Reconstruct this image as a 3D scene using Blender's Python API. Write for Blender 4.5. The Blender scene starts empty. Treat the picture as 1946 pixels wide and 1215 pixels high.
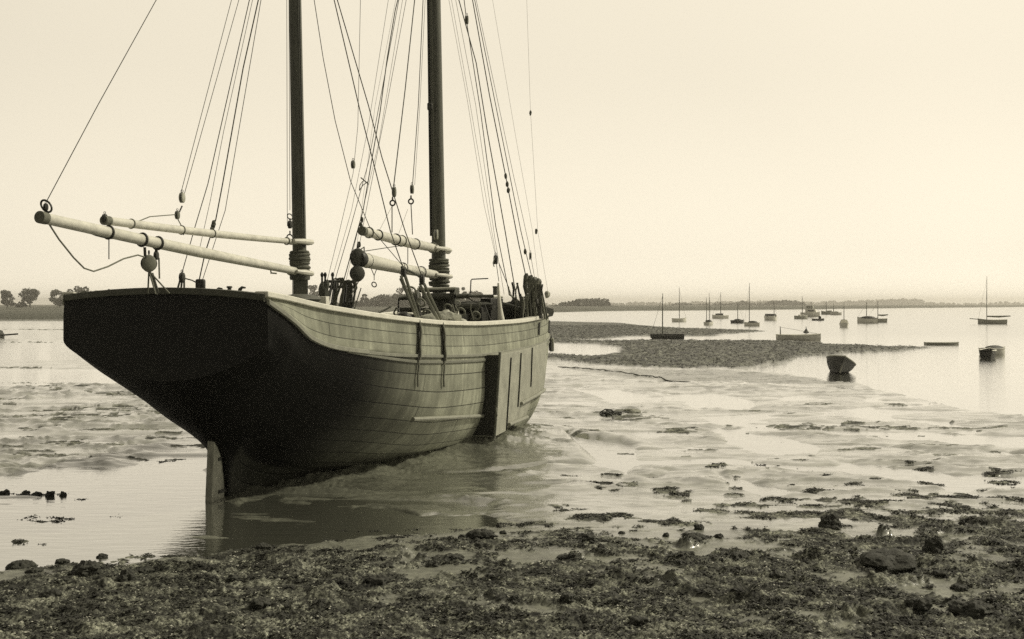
import bpy, math, random
import numpy as np
from mathutils import Vector, Matrix
random.seed(7)
R_ = math.radians
C = bpy.context.scene.collection
scene = bpy.context.scene

# ------------------------------------------------------------------ camera
F_PX, CX, HZ, CAMH = 2100.0, 973.0, 578.0, 3.0
cam_d = bpy.data.cameras.new('camera'); cam = bpy.data.objects.new('camera', cam_d); C.objects.link(cam)
cam.location = (0, 0, CAMH); cam.rotation_euler = (R_(90), 0, 0)
cam_d.sensor_width = 36; cam_d.lens = F_PX/1946*36
cam_d.shift_y = -29.5/1946; cam_d.clip_start = .1; cam_d.clip_end = 20000
scene.camera = cam

# ------------------------------------------------------------------ light
TINT = (.97, .882, .705)
SUN_AZ, SUN_EL = R_(76), R_(42)          # azimuth measured from the view direction (+Y) towards +X
SD = Vector((math.sin(SUN_AZ)*math.cos(SUN_EL), math.cos(SUN_AZ)*math.cos(SUN_EL), math.sin(SUN_EL)))
world = bpy.data.worlds.new('World'); scene.world = world; world.use_nodes = True
nt = world.node_tree; N = nt.nodes; L = nt.links; N.clear()
out = N.new('ShaderNodeOutputWorld'); bg = N.new('ShaderNodeBackground')
sky = N.new('ShaderNodeTexSky'); sky.sky_type = 'NISHITA'; sky.sun_disc = False
sky.sun_elevation = SUN_EL; sky.sun_rotation = SUN_AZ; sky.dust_density = 6; sky.air_density = 1.6
bw = N.new('ShaderNodeRGBToBW'); L.new(sky.outputs[0], bw.inputs[0])
m1 = N.new('ShaderNodeMath'); m1.operation = 'MULTIPLY'; m1.inputs[1].default_value = .10; L.new(bw.outputs[0], m1.inputs[0])
mn = N.new('ShaderNodeMath'); mn.operation = 'MINIMUM'; mn.inputs[1].default_value = .62; L.new(m1.outputs[0], mn.inputs[0])
# overcast veil, bright towards the sun side and dull behind the camera
tc = N.new('ShaderNodeTexCoord')
dt = N.new('ShaderNodeVectorMath'); dt.operation = 'DOT_PRODUCT'
gd = Vector((.32, .9, .05)).normalized(); dt.inputs[1].default_value = gd
L.new(tc.outputs['Generated'], dt.inputs[0])
mr = N.new('ShaderNodeMapRange'); mr.interpolation_type = 'SMOOTHSTEP'
mr.inputs['From Min'].default_value = -.25; mr.inputs['From Max'].default_value = .95
mr.inputs['To Min'].default_value = .19; mr.inputs['To Max'].default_value = .86
L.new(dt.outputs['Value'], mr.inputs['Value'])
nz = N.new('ShaderNodeTexNoise'); nz.inputs['Scale'].default_value = 2.2; nz.inputs['Detail'].default_value = 3
L.new(tc.outputs['Generated'], nz.inputs['Vector'])
nr = N.new('ShaderNodeMapRange'); nr.inputs['To Min'].default_value = .93; nr.inputs['To Max'].default_value = 1.07
L.new(nz.outputs[0], nr.inputs['Value'])
mm = N.new('ShaderNodeMath'); mm.operation = 'MULTIPLY'; L.new(mr.outputs[0], mm.inputs[0]); L.new(nr.outputs[0], mm.inputs[1])
mx = N.new('ShaderNodeMath'); mx.operation = 'MULTIPLY_ADD'; mx.inputs[1].default_value = .25
sz = N.new('ShaderNodeSeparateXYZ'); L.new(tc.outputs['Generated'], sz.inputs[0])
hz_ = N.new('ShaderNodeMapRange'); hz_.interpolation_type = 'SMOOTHSTEP'
for k_, q_ in zip(('From Min', 'From Max', 'To Min', 'To Max'), (0.0, .22, 1.22, 1.0)): hz_.inputs[k_].default_value = q_
L.new(sz.outputs['Z'], hz_.inputs['Value'])
mh = N.new('ShaderNodeMath'); mh.operation = 'MULTIPLY'
h2 = N.new('ShaderNodeMapRange'); h2.interpolation_type = 'SMOOTHSTEP'
for k_, q_ in zip(('From Min', 'From Max', 'To Min', 'To Max'), (-.01, .05, 1.16, 1.0)): h2.inputs[k_].default_value = q_
L.new(sz.outputs['Z'], h2.inputs['Value'])
mh2 = N.new('ShaderNodeMath'); mh2.operation = 'MULTIPLY'; L.new(hz_.outputs[0], mh2.inputs[0]); L.new(h2.outputs[0], mh2.inputs[1])
L.new(mn.outputs[0], mx.inputs[0]); L.new(mm.outputs[0], mx.inputs[2])
cm = N.new('ShaderNodeVectorMath'); cm.operation = 'SCALE'; cm.inputs[0].default_value = TINT; L.new(mx.outputs[0], mh.inputs[0]); L.new(mh2.outputs[0], mh.inputs[1]); L.new(mh.outputs[0], cm.inputs['Scale'])
L.new(cm.outputs[0], bg.inputs[0]); bg.inputs[1].default_value = 1.0
L.new(bg.outputs[0], out.inputs[0])

sun_d = bpy.data.lights.new('sun', 'SUN'); sun_d.energy = 2.7; sun_d.angle = R_(3); sun_d.color = (1, .925, .74)
sun = bpy.data.objects.new('sun', sun_d); C.objects.link(sun)
sun.rotation_euler = SD.to_track_quat('Z', 'Y').to_euler()
scene.view_settings.view_transform = 'Standard'; scene.view_settings.look = 'None'
scene.view_settings.exposure = 0.0; scene.view_settings.gamma = 1
scene.render.engine = 'CYCLES'
scene.cycles.use_denoising = False
scene.cycles.max_bounces = 6; scene.cycles.volume_bounces = 1
scene.cycles.sample_clamp_indirect = 3

# ------------------------------------------------------------------ helpers
def sep(v, w=1.0):                       # a warm monochrome albedo
    t = min(1, max(0, (v-.1)/.5)); return (v*(.98+.02*t), v*(1.01-.025*t), v*(.79+.07*t), 1)
MATS = {}
def mat(name, v, rough=.7, var=.25, scale=6.0, bump=.0, bscale=None, spec=.4, stretch=(1, 1, 1), metal=0.0):
    if name in MATS: return MATS[name]
    m = bpy.data.materials.new(name); m.use_nodes = True
    n = m.node_tree.nodes; l = m.node_tree.links
    b = n['Principled BSDF']
    b.inputs['Roughness'].default_value = rough; b.inputs['Specular IOR Level'].default_value = spec
    b.inputs['Metallic'].default_value = metal
    t = n.new('ShaderNodeTexCoord'); mp = n.new('ShaderNodeMapping'); mp.inputs['Scale'].default_value = stretch
    l.new(t.outputs['Object'], mp.inputs[0])
    z = n.new('ShaderNodeTexNoise'); z.inputs['Scale'].default_value = scale; z.inputs['Detail'].default_value = 5
    z.inputs['Roughness'].default_value = .65
    l.new(mp.outputs[0], z.inputs['Vector'])
    r = n.new('ShaderNodeMapRange'); r.inputs['From Min'].default_value = .3; r.inputs['From Max'].default_value = .7
    r.inputs['To Min'].default_value = 1-var; r.inputs['To Max'].default_value = 1+var
    l.new(z.outputs[0], r.inputs['Value'])
    s = n.new('ShaderNodeVectorMath'); s.operation = 'SCALE'; s.inputs[0].default_value = sep(v)[:3]
    l.new(r.outputs[0], s.inputs['Scale']); l.new(s.outputs[0], b.inputs['Base Color'])
    if bump:
        z2 = n.new('ShaderNodeTexNoise'); z2.inputs['Scale'].default_value = bscale or scale*5; z2.inputs['Detail'].default_value = 4
        l.new(mp.outputs[0], z2.inputs['Vector'])
        bm_ = n.new('ShaderNodeBump'); bm_.inputs['Strength'].default_value = bump; bm_.inputs['Distance'].default_value = .02
        l.new(z2.outputs[0], bm_.inputs['Height']); l.new(bm_.outputs[0], b.inputs['Normal'])
    MATS[name] = m
    return m

def at(px, py, Y): return Vector(((px-CX)/F_PX*Y, Y, CAMH+(HZ-py)/F_PX*Y))
def gr(px, py, z=0.0):
    Y = (CAMH-z)*F_PX/(py-HZ); return Vector(((px-CX)/F_PX*Y, Y, z))

def tag(o, label=None, cat=None, group=None, kind=None):
    if label: o['label'] = label
    if cat: o['category'] = cat
    if group: o['group'] = group
    if kind: o['kind'] = kind
    return o
def empty(name, loc, rz=0, label=None, cat=None, group=None):
    o = bpy.data.objects.new(name, None); C.objects.link(o); o.location = loc; o.rotation_euler = (0, 0, rz)
    o.empty_display_size = .3
    return tag(o, label, cat, group)
def root_loc(p):
    v = Vector((0, 0, 0))
    while p is not None: v = v + Vector(p.location); p = p.parent
    return v

class MB:
    def __init__(s): s.v = []; s.f = []; s.uv = None
    def add(s, vs, fs):
        k = len(s.v); s.v += [tuple(p) for p in vs]; s.f += [tuple(i+k for i in f) for f in fs]; return s
    def box(s, c, size, rz=0, rot=None):
        c = Vector(c); M = rot if rot is not None else Matrix.Rotation(rz, 3, 'Z')
        vs = [c + M @ Vector((sx*size[0]/2, sy*size[1]/2, sz*size[2]/2)) for sx in (-1, 1) for sy in (-1, 1) for sz in (-1, 1)]
        return s.add(vs, [(0, 1, 3, 2), (4, 6, 7, 5), (0, 4, 5, 1), (2, 3, 7, 6), (0, 2, 6, 4), (1, 5, 7, 3)])
    def tube(s, pts, r, n=8, cap=True):
        pts = [Vector(p) for p in pts]; rs = r if isinstance(r, (list, tuple)) else [r]*len(pts)
        up = Vector((.13, .21, 1)).normalized(); prev = None; rings = []
        for i, p in enumerate(pts):
            a = pts[max(0, i-1)]; b = pts[min(len(pts)-1, i+1)]
            d = (b-a); d = d.normalized() if d.length > 1e-9 else Vector((0, 0, 1))
            if prev is None:
                x = d.cross(up) if abs(d.dot(up)) < .95 else d.cross(Vector((1, 0, 0)))
            else: x = prev - d*prev.dot(d)
            x.normalize(); prev = x; y = d.cross(x)
            rings.append([p+(x*math.cos(2*math.pi*k/n)+y*math.sin(2*math.pi*k/n))*rs[i] for k in range(n)])
        vs = [q for g in rings for q in g]; fs = []
        for i in range(len(rings)-1):
            for k in range(n):
                fs.append((i*n+k, i*n+(k+1) % n, (i+1)*n+(k+1) % n, (i+1)*n+k))
        if cap: fs += [tuple(range(n-1, -1, -1)), tuple((len(rings)-1)*n+k for k in range(n))]
        return s.add(vs, fs)
    def lathe(s, base, prof, axis=(0, 0, 1), n=12):      # prof: (radius, distance along axis)
        ax = Vector(axis).normalized(); base = Vector(base)
        return s.tube([base+ax*h for r, h in prof], [max(r, .0005) for r, h in prof], n)
    def ring(s, c, axis, R, r, n=14, m=6, squash=1.0):
        ax = Vector(axis).normalized(); x = ax.orthogonal().normalized(); y = ax.cross(x); c = Vector(c)
        vs = []; fs = []
        for i in range(n):
            a = 2*math.pi*i/n; d = x*math.cos(a)+y*math.sin(a)*squash; p = c+d*R; dn = d.normalized()
            for k in range(m):
                b = 2*math.pi*k/m; vs.append(p+(dn*math.cos(b)+ax*math.sin(b))*r)
        for i in range(n):
            for k in range(m):
                fs.append((i*m+k, i*m+(k+1) % m, ((i+1) % n)*m+(k+1) % m, ((i+1) % n)*m+k))
        return s.add(vs, fs)
    def blob(s, c, size, seed=0, n=10, m=7, amp=.2, rz=0):
        rnd = random.Random(seed); c = Vector(c); M = Matrix.Rotation(rz, 3, 'Z'); vs = []; fs = []
        ph = [(rnd.uniform(0, 6), rnd.uniform(0, 6), rnd.choice((2, 3, 4)), rnd.choice((1, 2, 3))) for _ in range(5)]
        for j in range(m+1):
            th = math.pi*j/m
            for i in range(n):
                a = 2*math.pi*i/n; k = 1+sum(math.sin(p[2]*a+p[0])*math.sin(p[3]*th+p[1]) for p in ph)*amp/2 + rnd.uniform(-amp, amp)*.35
                if j in (0, m): k = 1
                vs.append(c+M @ Vector((math.sin(th)*math.cos(a)*size[0]*k, math.sin(th)*math.sin(a)*size[1]*k, math.cos(th)*size[2]*k)))
        for j in range(m):
            for i in range(n): fs.append((j*n+i, (j+1)*n+i, (j+1)*n+(i+1) % n, j*n+(i+1) % n))
        return s.add(vs, fs)
    def build(s, name, m, parent=None, smooth=True, world=True, bevel=0.0, autos=True):
        me = bpy.data.meshes.new(name)
        off = root_loc(parent) if (parent is not None and world) else Vector((0, 0, 0))
        me.from_pydata([(a-off.x, b-off.y, c-off.z) for a, b, c in s.v], [], s.f); me.update()
        if s.uv is not None:
            ul = me.uv_layers.new(name='UVMap')
            for lp in me.loops: ul.data[lp.index].uv = s.uv[lp.vertex_index]
        if smooth:
            me.polygons.foreach_set('use_smooth', [True]*len(me.polygons))
            if autos: me.set_sharp_from_angle(angle=R_(42))
        me.materials.append(m)
        o = bpy.data.objects.new(name, me); C.objects.link(o)
        if parent is not None: o.parent = parent
        if bevel:
            b = o.modifiers.new('bevel', 'BEVEL'); b.width = bevel; b.segments = 2; b.limit_method = 'ANGLE'
        return o

def pchip(xs, ys, x):
    xs = np.asarray(xs, float); ys = np.asarray(ys, float); x = np.asarray(x, float)
    h = np.diff(xs); d = np.diff(ys)/h; m = np.zeros(len(xs))
    for i in range(1, len(xs)-1):
        if d[i-1]*d[i] > 0:
            w1 = 2*h[i]+h[i-1]; w2 = h[i]+2*h[i-1]; m[i] = (w1+w2)/(w1/d[i-1]+w2/d[i])
    m[0] = d[0]; m[-1] = d[-1]
    i = np.clip(np.searchsorted(xs, x)-1, 0, len(xs)-2); t = (x-xs[i])/h[i]
    return ((2*t**3-3*t**2+1)*ys[i]+(t**3-2*t**2+t)*h[i]*m[i]+(-2*t**3+3*t**2)*ys[i+1]+(t**3-t**2)*h[i]*m[i+1])

# noise
def perlin(x, y, seed=0):
    xi = np.floor(x).astype(np.int64); yi = np.floor(y).astype(np.int64); xf = x-xi; yf = y-yi
    def g(a, b):
        h = (a*374761393+b*668265263+seed*974634777) & 0xffffffff
        h = ((h ^ (h >> 13))*1274126177) & 0xffffffff; h = h ^ (h >> 16)
        return (h & 0xffff)/65535.0*2*np.pi
    def dotg(a, b, dx, dy):
        t = g(a, b); return np.cos(t)*dx+np.sin(t)*dy
    u = xf*xf*xf*(xf*(xf*6-15)+10); v = yf*yf*yf*(yf*(yf*6-15)+10)
    a = dotg(xi, yi, xf, yf); b = dotg(xi+1, yi, xf-1, yf); c = dotg(xi, yi+1, xf, yf-1); d = dotg(xi+1, yi+1, xf-1, yf-1)
    return ((a*(1-u)+b*u)*(1-v)+(c*(1-u)+d*u)*v)*1.5
def fbm(x, y, seed=0, octv=4, gain=.5):
    s = np.zeros_like(x); a = 1.0
    for i in range(octv):
        s += a*perlin(x*2**i, y*2**i, seed+i*17); a *= gain
    return s
def sstep(a, b, x):
    t = np.clip((x-a)/(b-a), 0, 1); return t*t*(3-2*t)
def poly_mask(px, py, poly, soft=3.0, k=5.0):
    """1 inside the polygon, falling to 0 over the soft distance outside; points already on the ground plane"""
    P = np.array(poly, float); m = np.zeros(px.shape)
    x0, x1 = P[:, 0].min()-40, P[:, 0].max()+40; y0, y1 = P[:, 1].min()-12, P[:, 1].max()+12
    sel = (px > x0) & (px < x1) & (py > y0) & (py < y1)
    if not sel.any(): return m
    X = px[sel]; Y = py[sel]; ins = np.zeros(X.shape, bool); dmin = np.full(X.shape, 1e9)
    for i in range(len(P)):
        ax, ay = P[i]; bx, by = P[(i+1) % len(P)]
        c = ((ay > Y) != (by > Y)) & (X < (bx-ax)*(Y-ay)/((by-ay) if by != ay else 1e-9)+ax); ins ^= c
        ex, ey = (bx-ax)/k, by-ay; dx, dy = (X-ax)/k, Y-ay
        t = np.clip((dx*ex+dy*ey)/(ex*ex+ey*ey+1e-9), 0, 1)
        dmin = np.minimum(dmin, np.hypot(dx-t*ex, dy-t*ey))
    sd = np.where(ins, dmin, -dmin)
    m[sel] = sstep(-soft, soft, sd)
    return m

# ------------------------------------------------------------------ ship frame (needed by the ground for its mud berth)
R0 = Vector((-4.54, 17.0, 0)); FW = Vector((.296, .955, 0)).normalized(); SB = Vector((.955, -.296, 0)).normalized()
def S(u, v, z): return R0+FW*u+SB*v+Vector((0, 0, z))
def onv(px, py, v=0.0):                  # the point seen at px,py that lies in the fore-and-aft plane v
    dx = (px-CX)/F_PX; dz = (HZ-py)/F_PX
    Y = (v+SB.x*R0.x+SB.y*R0.y)/(SB.x*dx+SB.y); return Vector((dx*Y, Y, CAMH+dz*Y))
ST_U = [-1.4, -.9, -.5, 0, .3, 1, 2, 4, 6, 8, 10, 11.5, 13, 14.3, 15.6]
ST = [
 [(1.64,3.10),(1.66,3.03),(1.68,2.75),(1.68,2.47),(1.3,2.20),(.8,2.02),(.4,1.93),(0,1.9)],
 [(1.72,3.04),(1.80,2.74),(1.80,2.46),(1.62,2.13),(1.2,1.86),(.75,1.66),(.35,1.54),(0,1.5)],
 [(1.78,2.98),(1.86,2.50),(1.78,2.2),(1.5,1.9),(1.1,1.62),(.68,1.38),(.3,1.22),(0,1.15)],
 [(1.88,2.91),(1.93,2.36),(1.80,2.0),(1.45,1.62),(.98,1.27),(.5,1.0),(.22,.84),(.1,.7)],
 [(1.92,2.88),(1.98,2.31),(1.85,1.92),(1.45,1.45),(.85,1.05),(.35,.75),(.14,.3),(.1,-.5)],
 [(2.03,2.81),(2.09,2.23),(1.98,1.75),(1.62,1.25),(1.08,.85),(.55,.45),(.25,.05),(.12,-.5)],
 [(2.15,2.73),(2.20,2.14),(2.12,1.6),(1.85,1.1),(1.4,.7),(.85,.32),(.42,-.05),(.15,-.5)],
 [(2.29,2.62),(2.34,2.03),(2.30,1.4),(2.15,.85),(1.82,.42),(1.25,.1),(.7,-.2),(.15,-.6)],
 [(2.35,2.58),(2.40,1.98),(2.40,1.35),(2.33,.8),(2.12,.35),(1.7,0),(1.1,-.3),(.15,-.6)],
 [(2.38,2.59),(2.43,2.0),(2.43,1.35),(2.38,.8),(2.22,.35),(1.9,-.05),(1.3,-.35),(.15,-.6)],
 [(2.33,2.65),(2.38,2.07),(2.37,1.4),(2.28,.8),(2.1,.35),(1.75,-.05),(1.2,-.35),(.15,-.6)],
 [(2.12,2.72),(2.14,2.15),(2.08,1.45),(1.95,.85),(1.72,.4),(1.35,0),(.85,-.3),(.12,-.6)],
 [(1.68,2.81),(1.66,2.24),(1.56,1.5),(1.38,.9),(1.12,.45),(.8,.05),(.5,-.25),(.1,-.6)],
 [(1.08,2.90),(1.02,2.33),(.88,1.6),(.72,1.0),(.52,.5),(.35,.1),(.2,-.2),(.08,-.55)],
 [(.08,3.00),(.08,2.43),(.075,1.7),(.07,1.1),(.07,.55),(.07,.15),(.07,-.15),(.07,-.5)]]
STA = np.array(ST)                       # station, control, (v,z)
RAKE = [0, -.02, -.06, -.1, -.18, -.28, -.4, -.6]
def section(u, ks):
    cv = [float(pchip(ST_U, STA[:, k, 0], u)) for k in range(8)]
    cz = [float(pchip(ST_U, STA[:, k, 1], u)) for k in range(8)]
    kk = np.arange(8); v = pchip(kk, cv, ks); z = pchip(kk, cz, ks)
    f = max(0, (u-13)/2.6); du = np.interp(ks, kk, RAKE)*f
    return v, z, du
US = np.concatenate([np.linspace(-1.4, .6, 22), np.linspace(.8, 15.6, 60)])
KS = np.linspace(0, 7, 50)
HV = np.zeros((len(US), len(KS))); HZt = HV.copy(); HU = HV.copy()
for i, u in enumerate(US):
    v, z, du = section(u, KS); HV[i] = v; HZt[i] = z; HU[i] = u+du
HX = R0.x+FW.x*HU+SB.x*HV; HYw = R0.y+FW.y*HU+SB.y*HV
HPX = CX+F_PX*HX/HYw; HPY = HZ-(HZt-CAMH)*F_PX/HYw
def hull_at(px, py, off=.0):             # starboard hull surface point behind a pixel; returns the point and (u,z)
    d = (HPX-px)**2+(HPY-py)**2; i, k = np.unravel_index(np.argmin(d), d.shape)
    i0 = min(max(i, 1), len(US)-2); k0 = min(max(k, 1), len(KS)-2); best = None
    a = np.linspace(0, 1, 21); A, B = np.meshgrid(a, a, indexing='ij')
    for ia in (i0-1, i0):
        for ka in (k0-1, k0):
            bl = lambda Q: Q[ia, ka]*(1-A)*(1-B)+Q[ia+1, ka]*A*(1-B)+Q[ia, ka+1]*(1-A)*B+Q[ia+1, ka+1]*A*B
            dd = (bl(HPX)-px)**2+(bl(HPY)-py)**2; j = np.unravel_index(np.argmin(dd), dd.shape)
            if best is None or dd[j] < best[0]: best = (dd[j], float(bl(HU)[j]), float(bl(HV)[j]), float(bl(HZt)[j]))
    return S(best[1], best[2]+off, best[3]), best[1], best[3]
def hull_v(u, z):
    v, zz, du = section(u, KS); o = np.argsort(zz); return float(np.interp(z, zz[o], v[o]))
def rail(u): return float(pchip(ST_U, STA[:, 0, 0], u)), float(pchip(ST_U, STA[:, 0, 1], u))
# ------------------------------------------------------------------ ground: one sheet of mud, shingle and far fields
SEA = [[(1180,601),(1500,592.5),(1950,588),(2900,586),(2900,800),(1950,792),(1800,770),(1700,748),(1640,728),(1545,716),(1500,711),(1425,707),
        (1500,692),(1520,680),(1640,671),(1765,662),(1600,655),(1480,648),(1130,648),(1160,643),(1300,641),(1385,640),(1400,634),(1480,630),(1300,623),(1170,611),(1050,606)]]
POOLS = [
 [(-300,935),(0,905),(200,888),(392,868),(420,950),(600,962),(930,985),(1000,1000),(820,1012),(640,1030),(300,1065),(60,1088),(-300,1090)],
 [(1055,822),(1085,829),(1150,838),(1221,851),(1223,869),(1200,905),(1140,886),(1100,852)],
 [(1375,818),(1480,832),(1562,856),(1545,868),(1470,868),(1390,840)],
 [(1095,741),(1170,742),(1243,752),(1240,765),(1185,768)],
 [(1285,751),(1380,752),(1446,768),(1440,780),(1340,777)],
 [(1480,816),(1950,829),(2300,835),(2300,856),(1950,849),(1700,836)],
 [(1375,905),(1480,930),(1560,946),(1480,948),(1400,930)],
 [(1052,657),(1130,656),(1182,663),(1180,672),(1130,677),(1052,674)],
 [(1600,880),(1800,900),(2100,905),(2100,925),(1800,930),(1640,905)],
 [(-600,655),(0,650),(115,652),(350,672),(350,690),(0,684),(-600,690)],
 [(-600,705),(0,702),(250,706),(340,722),(0,738),(-600,740)],
]
SHING = [
 [(900,612),(1050,612),(1170,614),(1300,625),(1478,630.5),(1388,636),(1370,640),(1200,641),(1120,647),(1050,650),(900,650)],
 [(850,640),(1050,647),(1130,648.5),(1480,649),(1600,656),(1762,662),(1640,671),(1525,680),(1505,690),(1430,703),(1330,703),(1200,700),(1050,688),(850,684),
  (1052,676),(1130,679),(1184,673),(1184,662),(1130,655),(1052,655),(850,655)],
 [(1390,708),(1500,716),(1640,734),(1500,732),(1400,728),(1200,722),(1060,700),(1200,705)],
 [(-700,604),(150,604),(350,604),(350,612),(-700,612)],
 [(-700,640),(-100,632),(12,636),(18,642),(8,648),(-700,652)],
]
# weed strips lying on the mud: px, py, half width, half height
STRIPS = [(1340,857,24,3),(1362,889,20,3),(1440,883,18,3),(1550,937,20,2.5),(1730,884,20,2.5),(1750,893,14,2),(1895,901,34,4),(1920,917,34,4.5),(1640,856,30,2.5),
 (1090,972,32,5),(88,986,40,5),(45,1033,36,5),(300,980,70,4),(240,982,30,3),(70,940,45,3),(20,937,12,4),(160,948,16,3),(1590,960,110,8),(1420,965,50,4),(1350,975,30,3),(1790,948,80,6),
 (1900,952,70,5),(1150,990,60,7),(1290,1000,70,8),(1680,985,60,7),(1500,985,60,6),(1000,1000,50,5),(1165,787,45,4),(1210,795,40,4),(1060,826,26,4),(1120,827,40,4),(60,795,50,4),(210,780,60,4),
 (240,752,60,4),(330,805,40,3),(200,795,50,3),(100,870,60,4),(290,875,50,3),(370,850,40,3),(320,835,50,3),(130,845,50,3),(60,860,40,3),(1700,815,170,3),(1500,812,60,3),(1270,940,16,10),
 (1300,950,14,8),(1290,820,40,3),(1700,770,20,2),(1790,767,14,2),(1560,770,30,2),(1620,805,30,2),(1180,925,40,4),(1640,925,24,2.5),(1800,870,26,2)]
_r = random.Random(77)
STRIPS += [(50, 652, 60, 1.4), (210, 657, 70, 1.0), (30, 700, 50, 1.0), (260, 696, 60, 1.0), (130, 668, 60, .8), (90, 628, 60, .8), (60, 682, 40, .8), (200, 716, 70, 1.2), (60, 728, 60, 1.2)]
STRIPS += [(_r.uniform(1060, 1940), 770+175*_r.random()**.7, _r.uniform(4, 10+22*_r.random()**2), _r.uniform(.6, 1.8)) for _ in range(80)]
STRIPS += [(_r.uniform(5, 390), _r.uniform(735, 860), _r.uniform(8, 34), _r.uniform(1.2, 2.6)) for _ in range(40)]
STRIPS = [s for s in STRIPS if not (s[1] > 700+.75*abs(s[0]-120)+0 and s[0] < 0)]
WEDGE = np.array([(-400,1095),(0,1083),(60,1075),(130,1066),(250,1050),(330,1052),(420,1040),(560,1036),(640,1020),(760,1010),(850,1000),(980,1004),(1100,1010),(1250,1000),(1400,985),(1500,975),(1700,962),(1946,950),(2400,940)], float)

def ground_fields(x, y):
    """height, weed amount and darkness of the mud at world points"""
    Y = np.maximum(y, 6.0)
    wob = np.clip(Y/20, .6, 30)
    wx = x+fbm(x/(1.6*wob), y/(2.2*wob), 3, 4)*.28*wob; wy = y+fbm(x/(1.3*wob), y/(2.6*wob), 9, 4)*.42*wob
    wy = np.maximum(wy, 5.0)
    px = CX+F_PX*wx/wy; py = HZ+CAMH*F_PX/wy
    px0 = CX+F_PX*x/Y; py0 = HZ+CAMH*F_PX/Y
    near = 1-sstep(30, 90, Y)
    str1 = fbm(x/2.4, y/.9, 141, 4, .6); str2 = fbm(x/.6, y/.4, 143, 3)
    h = .035+fbm(x/7, y/6, 21, 3)*.02+fbm(x/2.2, y/1.6, 31, 4)*.020*near+np.abs(fbm(x/.9, y/.7, 35, 3))*.012*near
    # low ridges and rills running across the flats on both sides of the hull
    rid = 1-np.abs(fbm(x/3.0+y*.06, y/1.1, 44, 4)); rid = np.clip(rid-.72, 0, 1)*3.2
    flat = sstep(700, 725, py0)*(1-sstep(950, 1000, py0))
    leftish = 1-sstep(350, 700, px0)
    h += rid*(.055+.05*leftish)*flat*sstep(-.25, .25, fbm(x/5, y/4, 47, 2)+.25*leftish)
    rid2 = 1-np.abs(fbm(x/9.0, y/5.0, 48, 3)); h -= np.clip(rid2-.86, 0, 1)*.55*flat
    h += (.020*str1+.007*str2)*(1-sstep(45, 80, Y))*sstep(12, 17, Y); h -= sstep(1050, 1250, px0)*flat*.014
    # far flats
    far = sstep(60, 140, Y); h = h*(1-far)+far*(.05+.12*fbm(x/90, y/60, 51, 4))
    # mud berth heaped along the starboard bilge
    su = (x-R0.x)*FW.x+(y-R0.y)*FW.y; sv = (x-R0.x)*SB.x+(y-R0.y)*SB.y
    hb = np.interp(su, [0, 2, 4, 6, 8, 10, 12, 13.5, 15.5], [.2, .5, 1.15, 1.7, 1.95, 1.8, 1.2, .6, .1])
    dist = sv-hb+fbm(x/1.6, y/1.6, 61, 3)*.25
    along = sstep(3.5, 7.0, su)*(1-sstep(8.2, 11.5, su))
    mound = along*(.20*np.exp(-((dist-.35)/.85)**2)+.10*np.exp(-((dist-1.6)/1.3)**2))
    mound += sstep(1.2, 3.5, su)*(1-sstep(6, 8, su))*.11*np.exp(-((dist-.2)/.55)**2)
    mound += .10*along*np.exp(-((dist-2.6)/.5)**2)
    mound *= 1+.16*fbm(x/.6, y/.6, 63, 4)
    crumb = sstep(.3, 1.5, su)*(1-sstep(10.5, 12.5, su))*np.exp(-(np.clip(dist, 0, 9)/1.0)**2)*(Y < 30)*(sv > 0); mound += crumb*(.045*np.abs(fbm(x/.22, y/.22, 65, 3, .7))+.05*np.clip(fbm(x/.5, y/.35, 66, 3), 0, 1))
    h += mound
    sea = np.zeros_like(x)
    for p in SEA: sea = np.maximum(sea, poly_mask(px, py, p, 1.6, 9))
    pool = np.zeros_like(x)
    for i, p in enumerate(POOLS): pool = np.maximum(pool, poly_mask(px, py, p, 3.5 if i else 4.5, 7))
    sh = np.zeros_like(x)
    for i, p in enumerate(SHING): sh = np.maximum(sh, poly_mask(px, py, p, 1.6, 9)*(.42 if i == 2 else 1))
    # weed
    n1 = fbm(x/1.9, y/.95, 71, 5, .6); n2 = fbm(x/.42, y/.36, 73, 4, .6)
    edge = np.interp(px0, WEDGE[:, 0], WEDGE[:, 1]); dens = (py0-edge)/75.0
    lf = 1-sstep(500, 950, px0)
    weed = sstep(-.16, .2, n1*.75+n2*.42+np.clip(dens, -1.2, 1.7)*.42-.30+lf*(.18*sstep(-.1, .1, dens)+.5*np.clip(dens, 0, 1)))*sstep(-.45, .02, dens)
    st = np.zeros_like(x)
    for (a, b, w, hh) in STRIPS:
        sel = (np.abs(px0-a) < w*2.2) & (np.abs(py0-b) < hh*2.6)
        if sel.any():
            q = ((px0[sel]-a)/w)**2+((py0[sel]-b)/hh)**2
            st[sel] = np.maximum(st[sel], np.clip(1.35-q+n2[sel]*2.2+n1[sel]*.9, 0, 1))
    weed = np.maximum(weed, sstep(.3, .8, st))
    weed = weed*(1-.0*pool)
    clump = np.clip(fbm(x/.75, y/.6, 81, 2)+.1, 0, 1)
    tex = np.abs(fbm(x/.16, y/.14, 85, 3, .7))
    h = h*(1-sea)-.35*sea
    h = h*(1-pool)-.05*pool
    ripple = pool*(py0 > 930)*(fbm(x/2.2, y/.5, 101, 4)-.12)*.08; h += np.where(Y < 22, ripple, 0)
    wh = (.022+.12*clump*clump*sstep(.2, .9, dens+.2)+.040*tex+.022*n2)*(.35+.65*sstep(-.1, .8, dens))
    wf = np.where(Y < 45, weed, weed*.6); wh = wh+.012*np.clip(st, 0, 1)
    h = np.where((dens > .1) & (Y < 20), np.maximum(h, -.03+.052*sstep(.1, .55, dens)+.008*n2), h)
    h = h*(1-.5*wf)+wf*wh
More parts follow.
